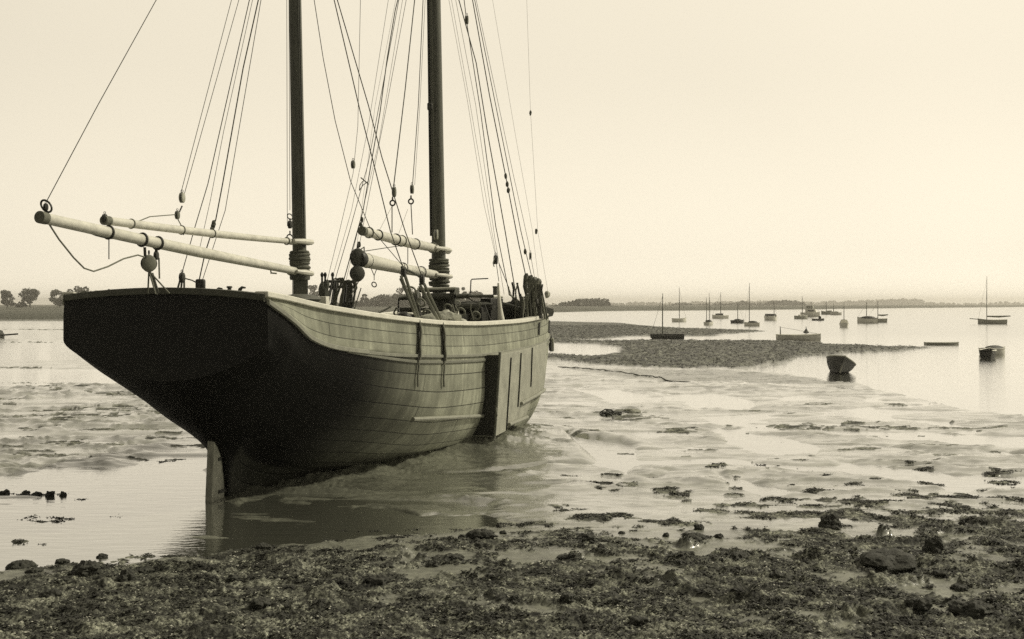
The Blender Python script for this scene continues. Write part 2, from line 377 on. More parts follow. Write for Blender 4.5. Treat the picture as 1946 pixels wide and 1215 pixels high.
    shl = .07+.05*fbm(x/3.5, y/5, 91, 3)+.13*np.abs(fbm(x/.9, y/2.0, 95, 4, .7))
    h = h*(1-sh)+sh*shl
    w = np.maximum(weed, sh*.9)
    # far land rising to the fields behind the flats
    shore = np.interp(px0, [-3000, 0, 150, 600, 1040, 1150, 1500, 1750, 1946, 4000], [204, 204, 206, 300, 370, 420, 520, 760, 1000, 1200])
    land = sstep(0, 1, (Y-shore)/np.maximum(shore*.05, 8))
    h = h+land*(.75+.3*fbm(x/160, y/160, 99, 3)+.5*sstep(300, 600, Y)); h = np.where(Y > 2500, h-(Y-2500)*.001, h)
    flat2 = sstep(200, 260, Y)*(1-land)*(1-sea); h += flat2*.12
    return h, w, land, np.clip(sh, 0, 1)

def build_ground():
    dl = np.concatenate([np.arange(740, 64, -1.05), np.arange(64, 20, -.36), np.arange(20, 1.7, -.22)])
    Yr = CAMH*F_PX/dl; Yr = np.concatenate([np.linspace(-40, 8.2, 8), Yr])
    uc = np.concatenate([-np.geomspace(1.6, .5, 30), np.linspace(-.49, .49, 860), np.geomspace(.5, 1.6, 30)])
    Yg, Ug = np.meshgrid(Yr, uc, indexing='ij'); X = Ug*np.maximum(Yg, 8.6)
    h, w, land, sh = ground_fields(X.ravel(), Yg.ravel())
    nr, nc = X.shape
    co = np.stack([X.ravel(), Yg.ravel(), h], 1).astype(np.float32)
    idx = np.arange(nr*nc).reshape(nr, nc)
    q = np.stack([idx[:-1, :-1], idx[:-1, 1:], idx[1:, 1:], idx[1:, :-1]], -1).reshape(-1, 4)
    me = bpy.data.meshes.new('mud_ground')
    me.vertices.add(len(co)); me.vertices.foreach_set('co', co.ravel())
    me.loops.add(q.size); me.loops.foreach_set('vertex_index', q.ravel().astype(np.int32))
    me.polygons.add(len(q)); me.polygons.foreach_set('loop_start', np.arange(0, q.size, 4, dtype=np.int32))
    me.update(calc_edges=True); me.polygons.foreach_set('use_smooth', np.ones(len(q), bool))
    for nm, arr in (('weed', w), ('land', land), ('shingle', sh)):
        a = me.attributes.new(nm, 'FLOAT', 'POINT'); a.data.foreach_set('value', arr.astype(np.float32))
    return me
gme = build_ground()
gm = bpy.data.materials.new('wet_mud'); gm.use_nodes = True
n = gm.node_tree.nodes; l = gm.node_tree.links; b = n['Principled BSDF']
def attr(nm):
    a = n.new('ShaderNodeAttribute'); a.attribute_name = nm; return a.outputs['Fac']
def mth(op, a, c, d=None):
    m = n.new('ShaderNodeMath'); m.operation = op
    for i, q in enumerate((a, c, d)):
        if q is None: continue
        if isinstance(q, (int, float)): m.inputs[i].default_value = q
        else: l.new(q, m.inputs[i])
    return m.outputs[0]
def noise(sc, det=4, rough=.6, st=(1, 1, 1)):
    g = n.new('ShaderNodeNewGeometry'); mp = n.new('ShaderNodeMapping'); mp.inputs['Scale'].default_value = st
    l.new(g.outputs['Position'], mp.inputs[0])
    z = n.new('ShaderNodeTexNoise'); z.inputs['Scale'].default_value = sc; z.inputs['Detail'].default_value = det; z.inputs['Roughness'].default_value = rough
    l.new(mp.outputs[0], z.inputs['Vector']); return z.outputs[0]
def rng(v, a, c, d, e):
    r = n.new('ShaderNodeMapRange'); l.new(v, r.inputs['Value'])
    for k, q in zip(('From Min', 'From Max', 'To Min', 'To Max'), (a, c, d, e)): r.inputs[k].default_value = q
    return r.outputs[0]
weed = attr('weed'); land = rng(attr('land'), 0, .12, 0, 1); shg = attr('shingle')
nf = noise(9, 6, .7); nm_ = noise(.9, 4); ng = noise(38, 4, .7); nfar = noise(.05, 4, .6, (1, .35, 1))
mudv = mth('MULTIPLY', rng(nm_, .3, .7, .12, .22), rng(nf, .3, .7, .55, 1.35))
weedv = mth('MULTIPLY', mth('MULTIPLY', rng(ng, .38, .64, .010, .235), rng(nf, .35, .65, .3, 1.5)), rng(noise(3.2, 5, .7, (.7, 1.3, 1)), .42, .58, .35, 1.6))
shv = mth('MULTIPLY', rng(noise(2.6, 6, .75, (1, .5, 1)), .42, .64, .012, .2), rng(nfar, .3, .7, .7, 1.2))
landv = rng(noise(.02, 4, .6, (.3, 2.5, 1)), .3, .7, .05, .12)
def mixf(f, a, c): 
    m = n.new('ShaderNodeMix'); m.data_type = 'FLOAT'; l.new(f, m.inputs[0])
    for k, q in ((2, a), (3, c)):
        if isinstance(q, (int, float)): m.inputs[k].default_value = q
        else: l.new(q, m.inputs[k])
    return m.outputs[0]
v = mixf(weed, mudv, weedv); v = mixf(shg, v, shv); v = mixf(land, v, landv)
sc_ = n.new('ShaderNodeVectorMath'); sc_.operation = 'SCALE'; sc_.inputs[0].default_value = (.98, 1.01, .79); l.new(v, sc_.inputs['Scale'])
l.new(sc_.outputs[0], b.inputs['Base Color'])
gy = n.new('ShaderNodeNewGeometry'); sy = n.new('ShaderNodeSeparateXYZ'); l.new(gy.outputs['Position'], sy.inputs[0]); dry = rng(sy.outputs['Y'], 12.8, 16.0, 1, 0)
rough = mixf(weed, mixf(dry, rng(noise(.7, 5, .65, (1, 1.6, 1)), .35, .65, .10, .30), .55), .8); rough = mixf(land, rough, .9)
l.new(rough, b.inputs['Roughness'])
b.inputs['IOR'].default_value = 1.8
cw = mixf(weed, rng(noise(.9, 6, .72, (.8, 2.0, 1)), .40, .50, .28, 1.0), 0.0); gq = n.new('ShaderNodeNewGeometry'); sq = n.new('ShaderNodeSeparateXYZ'); l.new(gq.outputs['Position'], sq.inputs[0]); cw = mth('MULTIPLY', cw, rng(sq.outputs['Y'], 12.5, 15.5, .12, 1)); cw = mixf(land, cw, 0.0); l.new(cw, b.inputs['Coat Weight']); b.inputs['Coat Roughness'].default_value = .14; b.inputs['Coat IOR'].default_value = 1.8; 
spec = mixf(weed, mixf(dry, .85, .25), .15); spec = mixf(land, spec, .1); l.new(spec, b.inputs['Specular IOR Level'])
bp = n.new('ShaderNodeBump'); bp.inputs['Strength'].default_value = .55; bp.inputs['Distance'].default_value = .03
bh = mth('ADD', mth('MULTIPLY', nf, .35), mth('MULTIPLY', mth('MULTIPLY', ng, weed), .5)); l.new(bh, bp.inputs['Height']); l.new(bp.outputs[0], b.inputs['Normal']); l.new(bp.outputs[0], b.inputs['Coat Normal'])
gme.materials.append(gm)
go = bpy.data.objects.new('mud_ground', gme); C.objects.link(go); tag(go, kind='structure')

# water sheet: pools, channels and the harbour
wm = bpy.data.materials.new('harbour_water'); wm.use_nodes = True
n = wm.node_tree.nodes; l = wm.node_tree.links; b = n['Principled BSDF']
b.inputs['Base Color'].default_value = sep(.09); b.inputs['Roughness'].default_value = .03; b.inputs['IOR'].default_value = 2.3
b.inputs['Specular IOR Level'].default_value = .62; b.inputs['Coat Weight'].default_value = 1; b.inputs['Coat IOR'].default_value = 2.0; b.inputs['Coat Roughness'].default_value = .03
bp = n.new('ShaderNodeBump'); bp.inputs['Strength'].default_value = .42; bp.inputs['Distance'].default_value = .02
gp = n.new('ShaderNodeNewGeometry'); sx = n.new('ShaderNodeSeparateXYZ'); l.new(gp.outputs['Position'], sx.inputs[0])
rf = rng(sx.outputs['Y'], 35, 110, .03, .20); l.new(rf, b.inputs['Roughness']); l.new(rf, b.inputs['Coat Roughness'])     # wind-ruffled out in the harbour
wv = noise(3.2, 4, .6, (.5, 1.7, 1)); l.new(wv, bp.inputs['Height']); l.new(bp.outputs[0], b.inputs['Normal']); l.new(bp.outputs[0], b.inputs['Coat Normal'])
w = MB(); w.add([(-6000, -45, 0), (6000, -45, 0), (6000, 3900, 0), (-6000, 3900, 0)], [(0, 1, 2, 3)])
tag(w.build('harbour_water', wm, smooth=False), kind='structure')

# haze: one even volume around everything
# ------------------------------------------------------------------ the ketch
def hull_material():
    m = bpy.data.materials.new('tarred_hull_planks'); m.use_nodes = True
    global n, l
    n = m.node_tree.nodes; l = m.node_tree.links; b = n['Principled BSDF']
    uv = n.new('ShaderNodeUVMap'); uv.uv_map = 'UVMap'
    br = n.new('ShaderNodeTexBrick'); br.inputs['Scale'].default_value = 1
    br.inputs['Brick Width'].default_value = 4.7; br.inputs['Row Height'].default_value = .235
    br.inputs['Mortar Size'].default_value = .010; br.inputs['Mortar Smooth'].default_value = .6
    br.inputs['Color1'].default_value = (.86, .86, .86, 1); br.inputs['Color2'].default_value = (1.1, 1.1, 1.1, 1); br.inputs['Mortar'].default_value = (.22, .22, .22, 1)
    br.offset = .37
    l.new(uv.outputs[0], br.inputs['Vector'])
    mp = n.new('ShaderNodeMapping'); mp.inputs['Scale'].default_value = (.55, .55, 1); l.new(uv.outputs[0], mp.inputs[0])
    z1 = n.new('ShaderNodeTexNoise'); z1.inputs['Scale'].default_value = 2.0; z1.inputs['Detail'].default_value = 6; z1.inputs['Roughness'].default_value = .7; l.new(mp.outputs[0], z1.inputs['Vector'])
    mp2 = n.new('ShaderNodeMapping'); mp2.inputs['Scale'].default_value = (5.5, .6, 1); l.new(uv.outputs[0], mp2.inputs[0])     # vertical streaks of weathering
    z2 = n.new('ShaderNodeTexNoise'); z2.inputs['Scale'].default_value = 1.4; z2.inputs['Detail'].default_value = 4; l.new(mp2.outputs[0], z2.inputs['Vector'])
    a = n.new('ShaderNodeAttribute'); a.attribute_name = 'paint'
    v = mth('MULTIPLY', a.outputs['Fac'], rng(z1.outputs[0], .3, .7, .62, 1.32))
    v = mth('MULTIPLY', v, rng(z2.outputs[0], .45, .75, .93, 1.38))
    v = mth('MULTIPLY', v, br.outputs['Color'])
    s = n.new('ShaderNodeVectorMath'); s.operation = 'SCALE'; s.inputs[0].default_value = (.98, 1.01, .79); l.new(v, s.inputs['Scale'])
    l.new(s.outputs[0], b.inputs['Base Color'])
    b.inputs['Roughness'].default_value = .62; b.inputs['Specular IOR Level'].default_value = .12
    bp = n.new('ShaderNodeBump'); bp.inputs['Strength'].default_value = .5; bp.inputs['Distance'].default_value = .012
    l.new(mth('ADD', br.outputs['Color'], mth('MULTIPLY', z1.outputs[0], .6)), bp.inputs['Height']); l.new(bp.outputs[0], b.inputs['Normal'])
    return m
M_HULL = hull_material()
M_WHITE = mat('weathered_white_paint', .72, .5, .12, 5, .15)
M_SPAR = mat('white_painted_spar', .62, .5, .2, 7, .2, 9, stretch=(1, 1, 1))
M_SPAREND = mat('grey_spar_end_grain', .16, .8, .3, 20, .4)
M_MAST = mat('oiled_mast_wood', .10, .5, .3, 3, .25, 10, stretch=(6, 6, .5))
M_DARK = mat('black_iron', .03, .55, .35, 14, .3)
M_TAR = mat('tarred_rope', .075, .85, .3, 30, .4)
M_MAN = mat('manila_rope', .19, .85, .3, 30, .4)
M_WOOD = mat('bare_grey_wood', .22, .75, .3, 7, .3, 20)
M_DECK = mat('deck_planks', .17, .8, .3, 4, .3, stretch=(6, 1, 1))
M_BROWN = mat('taffrail_brown_paint', .085, .55, .3, 6, .2)
M_BLOCK = mat('block_wood', .14, .6, .3, 12, .2)
M_PALE = mat('pale_block_wood', .40, .6, .2, 12, .2)
M_CANVAS = mat('folded_canvas', .30, .9, .3, 9, .6, 25)
M_NET = mat('dark_heaped_net', .035, .95, .5, 20, .8, 30)
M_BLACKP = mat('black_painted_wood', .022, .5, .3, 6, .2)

ship = empty('sailing_ketch', R0, 0, 'large two masted wooden ketch aground on the mud with dark counter stern and white booms', 'ketch')

def build_hull():
    global n, l
    mb = MB(); mb.uv = []; paint = []
    nk = len(KS); secs = []
    for i, u in enumerate(US):
        ring = []
        for side in (1, -1):
            ks = range(nk) if side == 1 else range(nk-2, -1, -1)
            for k in ks:
                z = HZt[i, k]; ring.append((side, k, S(HU[i, k], side*HV[i, k], z)))
        secs.append(ring)
    nr = len(secs[0])
    for i, ring in enumerate(secs):
        for side, k, p in ring:
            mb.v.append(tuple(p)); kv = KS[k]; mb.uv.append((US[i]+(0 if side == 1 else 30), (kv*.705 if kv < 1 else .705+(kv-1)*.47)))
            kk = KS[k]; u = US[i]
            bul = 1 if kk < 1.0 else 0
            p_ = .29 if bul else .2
            if not bul: p_ = .005+.32*float(sstep(.6, 4.4, u-.3*max(0, (kk-2)/3))) if kk < 5.2 or u < .2 else .035      # black counter paint; quarter shade painted in as a ramp to grey forward
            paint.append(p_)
    for i in range(len(secs)-1):
        for k in range(nr-1):
            mb.f.append((i*nr+k, i*nr+k+1, (i+1)*nr+k+1, (i+1)*nr+k))
    # inner face of the bulwark
    o4 = len(mb.v); cols = []
    for side in (1, -1):
        c = []
        for i, u in enumerate(US):
            b_, z_ = rail(u); vi = max(b_-.10, .01)
            for zz in (z_, z_-.65):
                mb.v.append(tuple(S(u, side*vi, zz))); mb.uv.append((u, zz)); paint.append(.08)
        for i in range(len(US)-1):
            a = o4+(0 if side == 1 else 2*len(US))+2*i; mb.f.append((a, a+2, a+3, a+1))
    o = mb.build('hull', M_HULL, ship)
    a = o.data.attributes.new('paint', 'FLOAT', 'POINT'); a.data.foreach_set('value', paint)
    return o
hull = build_hull()
sec0 = [(HV[0, k], HZt[0, k]) for k in range(len(KS))]; edge = sec0+[(-v, z) for v, z in sec0[-2::-1]]
edge += [(-HV[0, 0]+2*HV[0, 0]*j/12, 3.10+.10*(1-(-1+2*j/12)**2)) for j in range(1, 12)]
mb = MB(); k = len(edge); mb.add([S(-1.404, v, z) for v, z in edge]+[S(-1.36, v*.97, z) for v, z in edge], [tuple(range(k)), tuple(range(2*k-1, k-1, -1))]+[(i, (i+1) % k, (i+1) % k+k, i+k) for i in range(k)])
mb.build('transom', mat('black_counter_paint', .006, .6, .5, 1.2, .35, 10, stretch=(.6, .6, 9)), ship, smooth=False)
# deck
mb = MB(); dk = []
for u in US:
    b_, z_ = rail(u); dk.append((S(u, -b_+.1, z_-.6), S(u, 0, z_-.54), S(u, b_-.1, z_-.6)))
vs = [p for t in dk for p in t]; fs = []
for i in range(len(dk)-1):
    for k in (0, 1): fs.append((i*3+k, i*3+k+1, (i+1)*3+k+1, (i+1)*3+k))
mb.add(vs, fs); deck = mb.build('deck', M_DECK, ship)

def strip(us, fn_in, fn_out, z0, z1, side=1):
    """a plank following the hull: fn_* give v at u, z0/z1 give lower/upper z"""
    vs = []; fs = []
    for u in us:
        a, b_ = fn_in(u), fn_out(u)
        vs += [S(u, side*a, z0(u)), S(u, side*b_, z0(u)), S(u, side*b_, z1(u)), S(u, side*a, z1(u))]
    for i in range(len(us)-1):
        for k in range(4):
            fs.append((i*4+k, i*4+(k+1) % 4, (i+1)*4+(k+1) % 4, (i+1)*4+k))
    fs += [(3, 2, 1, 0), tuple((len(us)-1)*4+k for k in range(4))]
    return vs, fs
for side in (1, -1):
    us = list(np.linspace(-1.42, 15.5, 70))
    mb = MB(); mb.add(*strip(us, lambda u: max(rail(u)[0]-.15, .0), lambda u: rail(u)[0]+.055, lambda u: rail(u)[1]-.005, lambda u: rail(u)[1]+.075, side))
    mb.build('cap_rail', M_WHITE, ship, bevel=.012)
# taffrail across the stern
mb = MB(); vs = []; fs = []; K = 16
for j in range(K+1):
    v = -1.645+3.29*j/K; z = 3.075+.10*(1-(v/1.645)**2)
    vs += [S(-1.44, v, z-.035), S(-1.22, v, z-.035), S(-1.22, v, z+.06), S(-1.44, v, z+.06)]
for j in range(K):
    for k in range(4): fs.append((j*4+k, j*4+(k+1) % 4, j*4+4+(k+1) % 4, j*4+4+k))
fs += [(0, 1, 2, 3), (K*4+3, K*4+2, K*4+1, K*4)]
mb.add(vs, fs); mb.build('taffrail', M_BROWN, ship, bevel=.01)
# wale mouldings: the swept moulding from the quarter to the wale, with its double strake
def zwale(u): return float(pchip(ST_U, STA[:, 1, 1], u))
def band(off, dz, hgt, th, name, m_, u0=-1.4, u1=15.3, side=1):
    us = list(np.linspace(u0, u1, 80)); mb = MB(); D = lambda u: dz*min(1, (u-u0)/2.5+.15)
    mb.add(*strip(us, lambda u: hull_v(u, zwale(u)+D(u))-.03, lambda u: hull_v(u, zwale(u)+D(u))+th, lambda u: zwale(u)+D(u)-hgt/2, lambda u: zwale(u)+D(u)+hgt/2, side))
    return mb.build(name, m_, ship, bevel=.008)
M_WALE = mat('grey_weathered_moulding', .27, .6, .2, 6, .25)
for side in (1, -1):
    band(0, .015, .07, .045, 'wale_moulding', M_WALE, -1.4, .95, side)
    band(0, .02, .055, .035, 'wale_strake', mat('bulwark_grey', .22, .6, .2, 6, .25), .95, 15.3, side)
    band(0, -.085, .05, .028, 'wale_strake', mat('strake_grey', .17, .6, .2, 6, .25), .4, 15.3, side)

# rudder
mb = MB()
def rud(u, z, th=.045):
    return [S(u, th, z), S(u, -th, z)]
prof = [(.12, -.3), (.12, 1.08), (-.16, 1.08), (-.19, .6), (-.23, .1), (-.25, -.3)]
vs = []
for u, z in prof: vs += rud(u, z, .06)
k = len(prof); mb.add(vs, [tuple(2*i for i in range(k)), tuple(2*i+1 for i in range(k-1, -1, -1))]+[(2*i, 2*i+1, 2*((i+1) % k)+1, 2*((i+1) % k)) for i in range(k)])
rudder = mb.build('rudder', mat('worn_grey_rudder', .30, .7, .35, 5, .4, 16, stretch=(3, 3, 1)), ship, bevel=.012)
for zz in (.62, .12): mb = MB(); mb.box(S(.04, 0, zz), (.20, .15, .05), rz=math.atan2(FW.y, FW.x)); mb.build('iron_strap', M_DARK, rudder)
mb = MB(); mb.tube([S(.28, 0, 1.4), S(.28, 0, -.4)], .11, 8); mb.build('sternpost', M_BROWN, ship)

# sheathing panel standing proud of the starboard side, its thick aft edge in shade
def panel_off(u): return float(np.interp(u, [5.82, 6.9, 8.4, 10.4], [.30, .23, .13, .045]))
P_U = np.linspace(5.82, 10.4, 18)
def pz(u, t):
    z1 = zwale(u)+.02; z0 = float(np.interp(u, [5.82, 6.7, 6.78, 8.6, 8.7, 10.4], [.38, .40, .48, .46, .82, .92])); return z1+(z0-z1)*t
vs = []; fs = []; nt_ = 12
def pv_out(u, z):
    w_ = min(1, max(0, (u-7.0)/3.2)); t = (zwale(u)-z)/1.8; return (1-w_)*(hull_v(u, zwale(u))+panel_off(u)-.12*t)+w_*(hull_v(u, z)+panel_off(u))
for u in P_U:
    for t in range(nt_+1):
        z = pz(u, t/nt_); vs.append(S(u, pv_out(u, z), z))
    for t in range(nt_+1):
        z = pz(u, t/nt_); vs.append(S(u, hull_v(u, z)-.03, z))
st_ = 2*(nt_+1)
for i in range(len(P_U)-1):
    for t in range(nt_):
        a = i*st_+t; fs.append((a, a+st_, a+st_+1, a+1)); a = i*st_+nt_+1+t; fs.append((a, a+1, a+st_+1, a+st_))
    a = i*st_; fs.append((a, a+nt_+1, a+st_+nt_+1, a+st_)); a = i*st_+nt_; fs.append((a, a+st_, a+st_+nt_+1, a+nt_+1))
for t in range(nt_):
    fs.append((t, t+1, nt_+1+t+1, nt_+1+t)); a = (len(P_U)-1)*st_; fs.append((a+t, a+nt_+1+t, a+nt_+1+t+1, a+t+1))
mb = MB(); mb.add(vs, fs); M_PANEL = mat('worn_grey_sheathing', .33, .7, .22, 4, .3, 14)
panel = mb.build('side_sheathing', M_PANEL, ship, bevel=.006)
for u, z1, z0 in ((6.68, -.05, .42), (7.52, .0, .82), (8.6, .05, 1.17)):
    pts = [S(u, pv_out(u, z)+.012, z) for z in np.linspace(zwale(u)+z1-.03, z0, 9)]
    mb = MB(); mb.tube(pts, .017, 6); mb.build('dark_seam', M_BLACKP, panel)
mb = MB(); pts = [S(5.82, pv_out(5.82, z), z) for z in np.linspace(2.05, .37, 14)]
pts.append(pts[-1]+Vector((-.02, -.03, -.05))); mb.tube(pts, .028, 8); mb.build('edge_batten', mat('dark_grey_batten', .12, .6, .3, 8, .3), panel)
# rubbing bars
def surf_line(p0, p1, off, num=12):
    return [hull_at(p0[0]+(p1[0]-p0[0])*t, p0[1]+(p1[1]-p0[1])*t, off)[0] for t in np.linspace(0, 1, num)]
def surf_uz(p0, p1, off, num=12):
    _, u0, z0 = hull_at(*p0); _, u1, z1 = hull_at(*p1)
    return [S(u0+(u1-u0)*t, hull_v(u0+(u1-u0)*t, z0+(z1-z0)*t)+off, z0+(z1-z0)*t) for t in np.linspace(0, 1, num)]
mb = MB(); mb.tube(surf_uz((782, 797), (937, 789), .03), .038, 8); mb.build('rubbing_bar', M_WALE, ship)
for (a, b_) in (((6.8, .52), (8.55, .50)), ((7.75, .87), (10.4, .97))):
    pts = []
    for t in np.linspace(0, 1, 12):
        u = a[0]+(b_[0]-a[0])*t; z = a[1]+(b_[1]-a[1])*t; pts.append(S(u, pv_out(u, z)+.03, z))
    mb = MB(); mb.tube(pts, .038, 8); mb.build('rubbing_bar', M_WALE, ship)
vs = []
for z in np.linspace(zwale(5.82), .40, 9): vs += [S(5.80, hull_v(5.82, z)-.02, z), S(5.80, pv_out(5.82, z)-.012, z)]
mb = MB(); mb.add(vs, [(2*i, 2*i+1, 2*i+3, 2*i+2) for i in range(8)]); mb.build('end_shade', M_BLACKP, panel, smooth=False)  # black sheet standing in for the shade on the panel's aft face
# block and rope on the panel's aft edge
p, _, _ = hull_at(928, 684, .08); mb = MB(); mb.box(p, (.13, .13, .16), rz=.3); mb.build('fender_block', M_PALE, ship, bevel=.02)
mb = MB(); q = S(5.80, pv_out(5.82, .95), .95); mb.tube([p, p+(q-p)*.3+Vector((0, 0, -.12)), p+(q-p)*.7+Vector((0, 0, -.10)), q, q+Vector((.02, 0, -.16))], .016, 6); mb.build('hanging_rope', M_MAN, ship)
# hawse fitting at the bow shoulder
p = at(1048, 655, 27.6); mb = MB(); mb.box(p, (.10, .3, .34), rz=.1); mb.build('hawse_fitting', M_PANEL, ship, bevel=.03)
mb = MB(); mb.tube([at(1047, 640, 27.5), at(1047, 668, 27.4)], .03, 6); mb.build('iron_bolt', M_DARK, ship)

# chainplates and rope tails of the mizzen shrouds hanging over the rail
for (x0, y0, x1, y1, x2, y2) in ((793, 614, 791, 684, 790, 735), (838, 618, 840, 686, 840, 735)):
    a = surf_uz((x0, y0+9), (x1, y1), .03, 8); mb = MB(); mb.tube([a[0]+Vector((0, 0, .12))]+a, .026, 6); mb.build('chainplate', M_DARK, ship)
    b2 = surf_uz((x1, y1), (x2, y2), .035, 8); mb = MB()
    pts = [a[0]+Vector((0, 0, .14))]+[q+SB*.035+FW*(.02*math.sin(i*1.3)) for i, q in enumerate(a)]+[q+FW*(.02*math.sin(i)) for i, q in enumerate(b2)]
    mb.tube(pts, .019, 6); mb.build('rope_tail', M_MAN, ship)

# --- masts
def mast(name, pxb, pyb, vtop, ubase, r0, z0, ztop):
    base = S(ubase, 0, z0); t = onv(vtop, 0); d = (t-onv(pxb, pyb)).normalized()
    top = base+d*((ztop-z0)/d.z); K = 14
    mb = MB(); mb.tube([base+(top-base)*(i/K) for i in range(K+1)], [r0*(1-.32*(i/K)**1.5) for i in range(K+1)], 20)
    return mb.build(name, M_MAST, ship), base, top
miz, mzb, mzt = mast('mizzen_mast', 573, 545, 563.5, 2.72, .125, 2.0, 13.2)
mn_, mnb, mnt = mast('main_mast', 837, 545, 828, 9.6, .165, 2.0, 16.0)
def on_mast(b, t, z): return b+(t-b)*((z-b.z)/(t.z-b.z))
# rope coiled round the masts under the boom jaws
for (par, b, t, r, pya, pyb_) in ((miz, mzb, mzt, .155, 478, 516), (mn_, mnb, mnt, .215, 492, 545)):
    Yd = on_mast(b, t, 3.8).y; zt = CAMH+(HZ-pya)/F_PX*Yd; zb = CAMH+(HZ-pyb_)/F_PX*Yd; k = 0
    nturn = 9 if par is miz else 10
    for i in range(nturn):
        z = zb+(zt-zb)*(i+.5)/nturn; c = on_mast(b, t, z); mb = MB(); rnd = random.Random(i)
        mb.ring(c, (rnd.uniform(-.08, .08), rnd.uniform(-.08, .08), 1), r+rnd.uniform(-.012, .018), .028 if par is miz else .034, 22, 7); mb.build('rope_turn', mat('coiled_rope', .12, .85, .3, 25, .4), par)
# mizzen boom crutch / mast collar
c = on_mast(mzb, mzt, CAMH+(HZ-524)/F_PX*19.6); mb = MB(); mb.lathe(c+Vector((0, 0, -.08)), [(.17, 0), (.18, .03), (.18, .12), (.16, .16)], n=20); mb.build('mast_collar', M_BROWN, miz)
c = on_mast(mzb, mzt, CAMH+(HZ-544)/F_PX*19.6); mb = MB(); mb.box(c, (.25, .25, .52), rz=.3); mb.build('mast_tabernacle', M_MAST, miz, bevel=.01)
# mast tracks
mb = MB(); mb.tube([on_mast(mnb, mnt, 4.6)+FW*-.10+SB*-.15, on_mast(mnb, mnt, 15)+FW*-.08+SB*-.11], .03, 6); mb.build('mast_track', M_DARK, mn_)
mb = MB(); mb.tube([on_mast(mnb, mnt, 4.6)+FW*-.155+SB*-.02, on_mast(mnb, mnt, 15)+FW*-.12+SB*-.02], .014, 6); mb.build('mast_rope', M_MAN, mn_)
mb = MB(); mb.tube([on_mast(mzb, mzt, 4.0)+SB*.13+FW*-.06, on_mast(mzb, mzt, 12)+SB*.10+FW*-.06], .013, 6); mb.build('mast_rope', M_DARK, miz)
mb = MB(); mb.box(at(817, 203, 25.6), (.12, .12, .16)); mb.build('mast_cleat', M_DARK, mn_, bevel=.02)

# --- spars (they lie in the fore-and-aft plane of the masts)
def spar(name, p0, p1, r0, rm, r1, v=0.0, par=ship, endm=True, m_=M_SPAR):
    a = onv(p0[0], p0[1], v); b = onv(p1[0], p1[1], v); K = 16; ts = [i/K for i in range(K+1)]
    rr = [float(np.interp(t, [0, .08, .5, .92, 1], [r0, r0*1.04, rm, r1*1.05, r1])) for t in ts]
    mb = MB(); mb.tube([a+(b-a)*t+Vector((0, 0, -.02*math.sin(math.pi*t))) for t in ts], rr, 18); o = mb.build(name, m_, par)
    if endm:
        d = (b-a).normalized(); mb = MB(); mb.tube([a-d*.012, a+d*.10], r0*1.03+.006, 18); mb.build('spar_end', M_SPAREND, o)
    return o, a, b
def sband(o, a, b, t, r, m_=M_DARK, w=.018):
    d = (b-a).normalized(); mb = MB(); mb.ring(a+(b-a)*t+Vector((0, 0, -.02*math.sin(math.pi*t))), d, r, w, 18, 6); return mb.build('spar_band', m_, o)
def tfrac(a, b, px):                     # parameter along the spar that is seen at column px
    best = 0; bd = 1e9
    for i in range(401):
        q = a+(b-a)*(i/400); x = CX+F_PX*q.x/q.y
        if abs(x-px) < bd: bd = abs(x-px); best = i/400
    return best
mbm, ba, bb = spar('mizzen_boom', (76, 413), (585, 520), .068, .082, .062)
for px, r in ((196+10, .08), (270, .086), (300, .086)): sband(mbm, ba, bb, tfrac(ba, bb, px), r)
d_ = (bb-ba).normalized(); mb = MB(); mb.tube([ba+(bb-ba)*t+Vector((-.02, -.045, -.062+.012*math.sin(t*60))) for t in np.linspace(.10, .26, 9)], [.004, .012, .020, .026, .022, .026, .02, .012, .004], 6); mb.build('weather_crack', M_BROWN, mbm)
mgf, ga, gb = spar('mizzen_gaff', (198, 419), (586, 462), .055, .058, .045, .0)
for px in (250, 345, 403, 545): sband(mgf, ga, gb, tfrac(ga, gb, px), .062, M_MAN, .010)
# jaws either side of the masts
def jaws(o, c, d, r, Ln, m_):
    for s in (1, -1):
        sd = SB*s*r; mb = MB(); mb.tube([c-d*Ln*.7+sd*.55, c-d*Ln*.2+sd*1.0, c+d*Ln*.30+sd*1.05, c+d*Ln*.38+sd*1.0], [.035, .05, .05, .042], 8); mb.build('jaw', m_, o)
jaws(mgf, on_mast(mzb, mzt, gb.z), (gb-ga).normalized(), .15, .5, M_SPAR); jaws(mbm, on_mast(mzb, mzt, bb.z), (bb-ba).normalized(), .16, .4, M_SPAR)
bm2, ca, cb = spar('main_boom', (681, 492), (850, 526), .14, .115, .085, endm=False)
mb = MB(); d = (cb-ca).normalized(); mb.tube([ca-d*.05, ca-d*.02, ca+d*.10, ca+d*.16], [.145, .17, .17, .15], 20); mb.build('spar_end', M_BLACKP, bm2)
for px in (697, 718, 765, 800): sband(bm2, ca, cb, tfrac(ca, cb, px), .14 if px < 710 else .125, M_DARK, .012)
mg2, da, db = spar('main_gaff', (688, 439), (852, 477), .085, .115, .08)
for px in (701, 719, 752, 763, 789, 822): sband(mg2, da, db, tfrac(da, db, px), .118 if px > 720 else .105, M_DARK if px in (752, 789, 719) else M_MAN, .013)
jaws(mg2, on_mast(mnb, mnt, db.z), d, .2, .7, M_SPAR); jaws(bm2, on_mast(mnb, mnt, cb.z), d, .21, .7, M_SPAR)

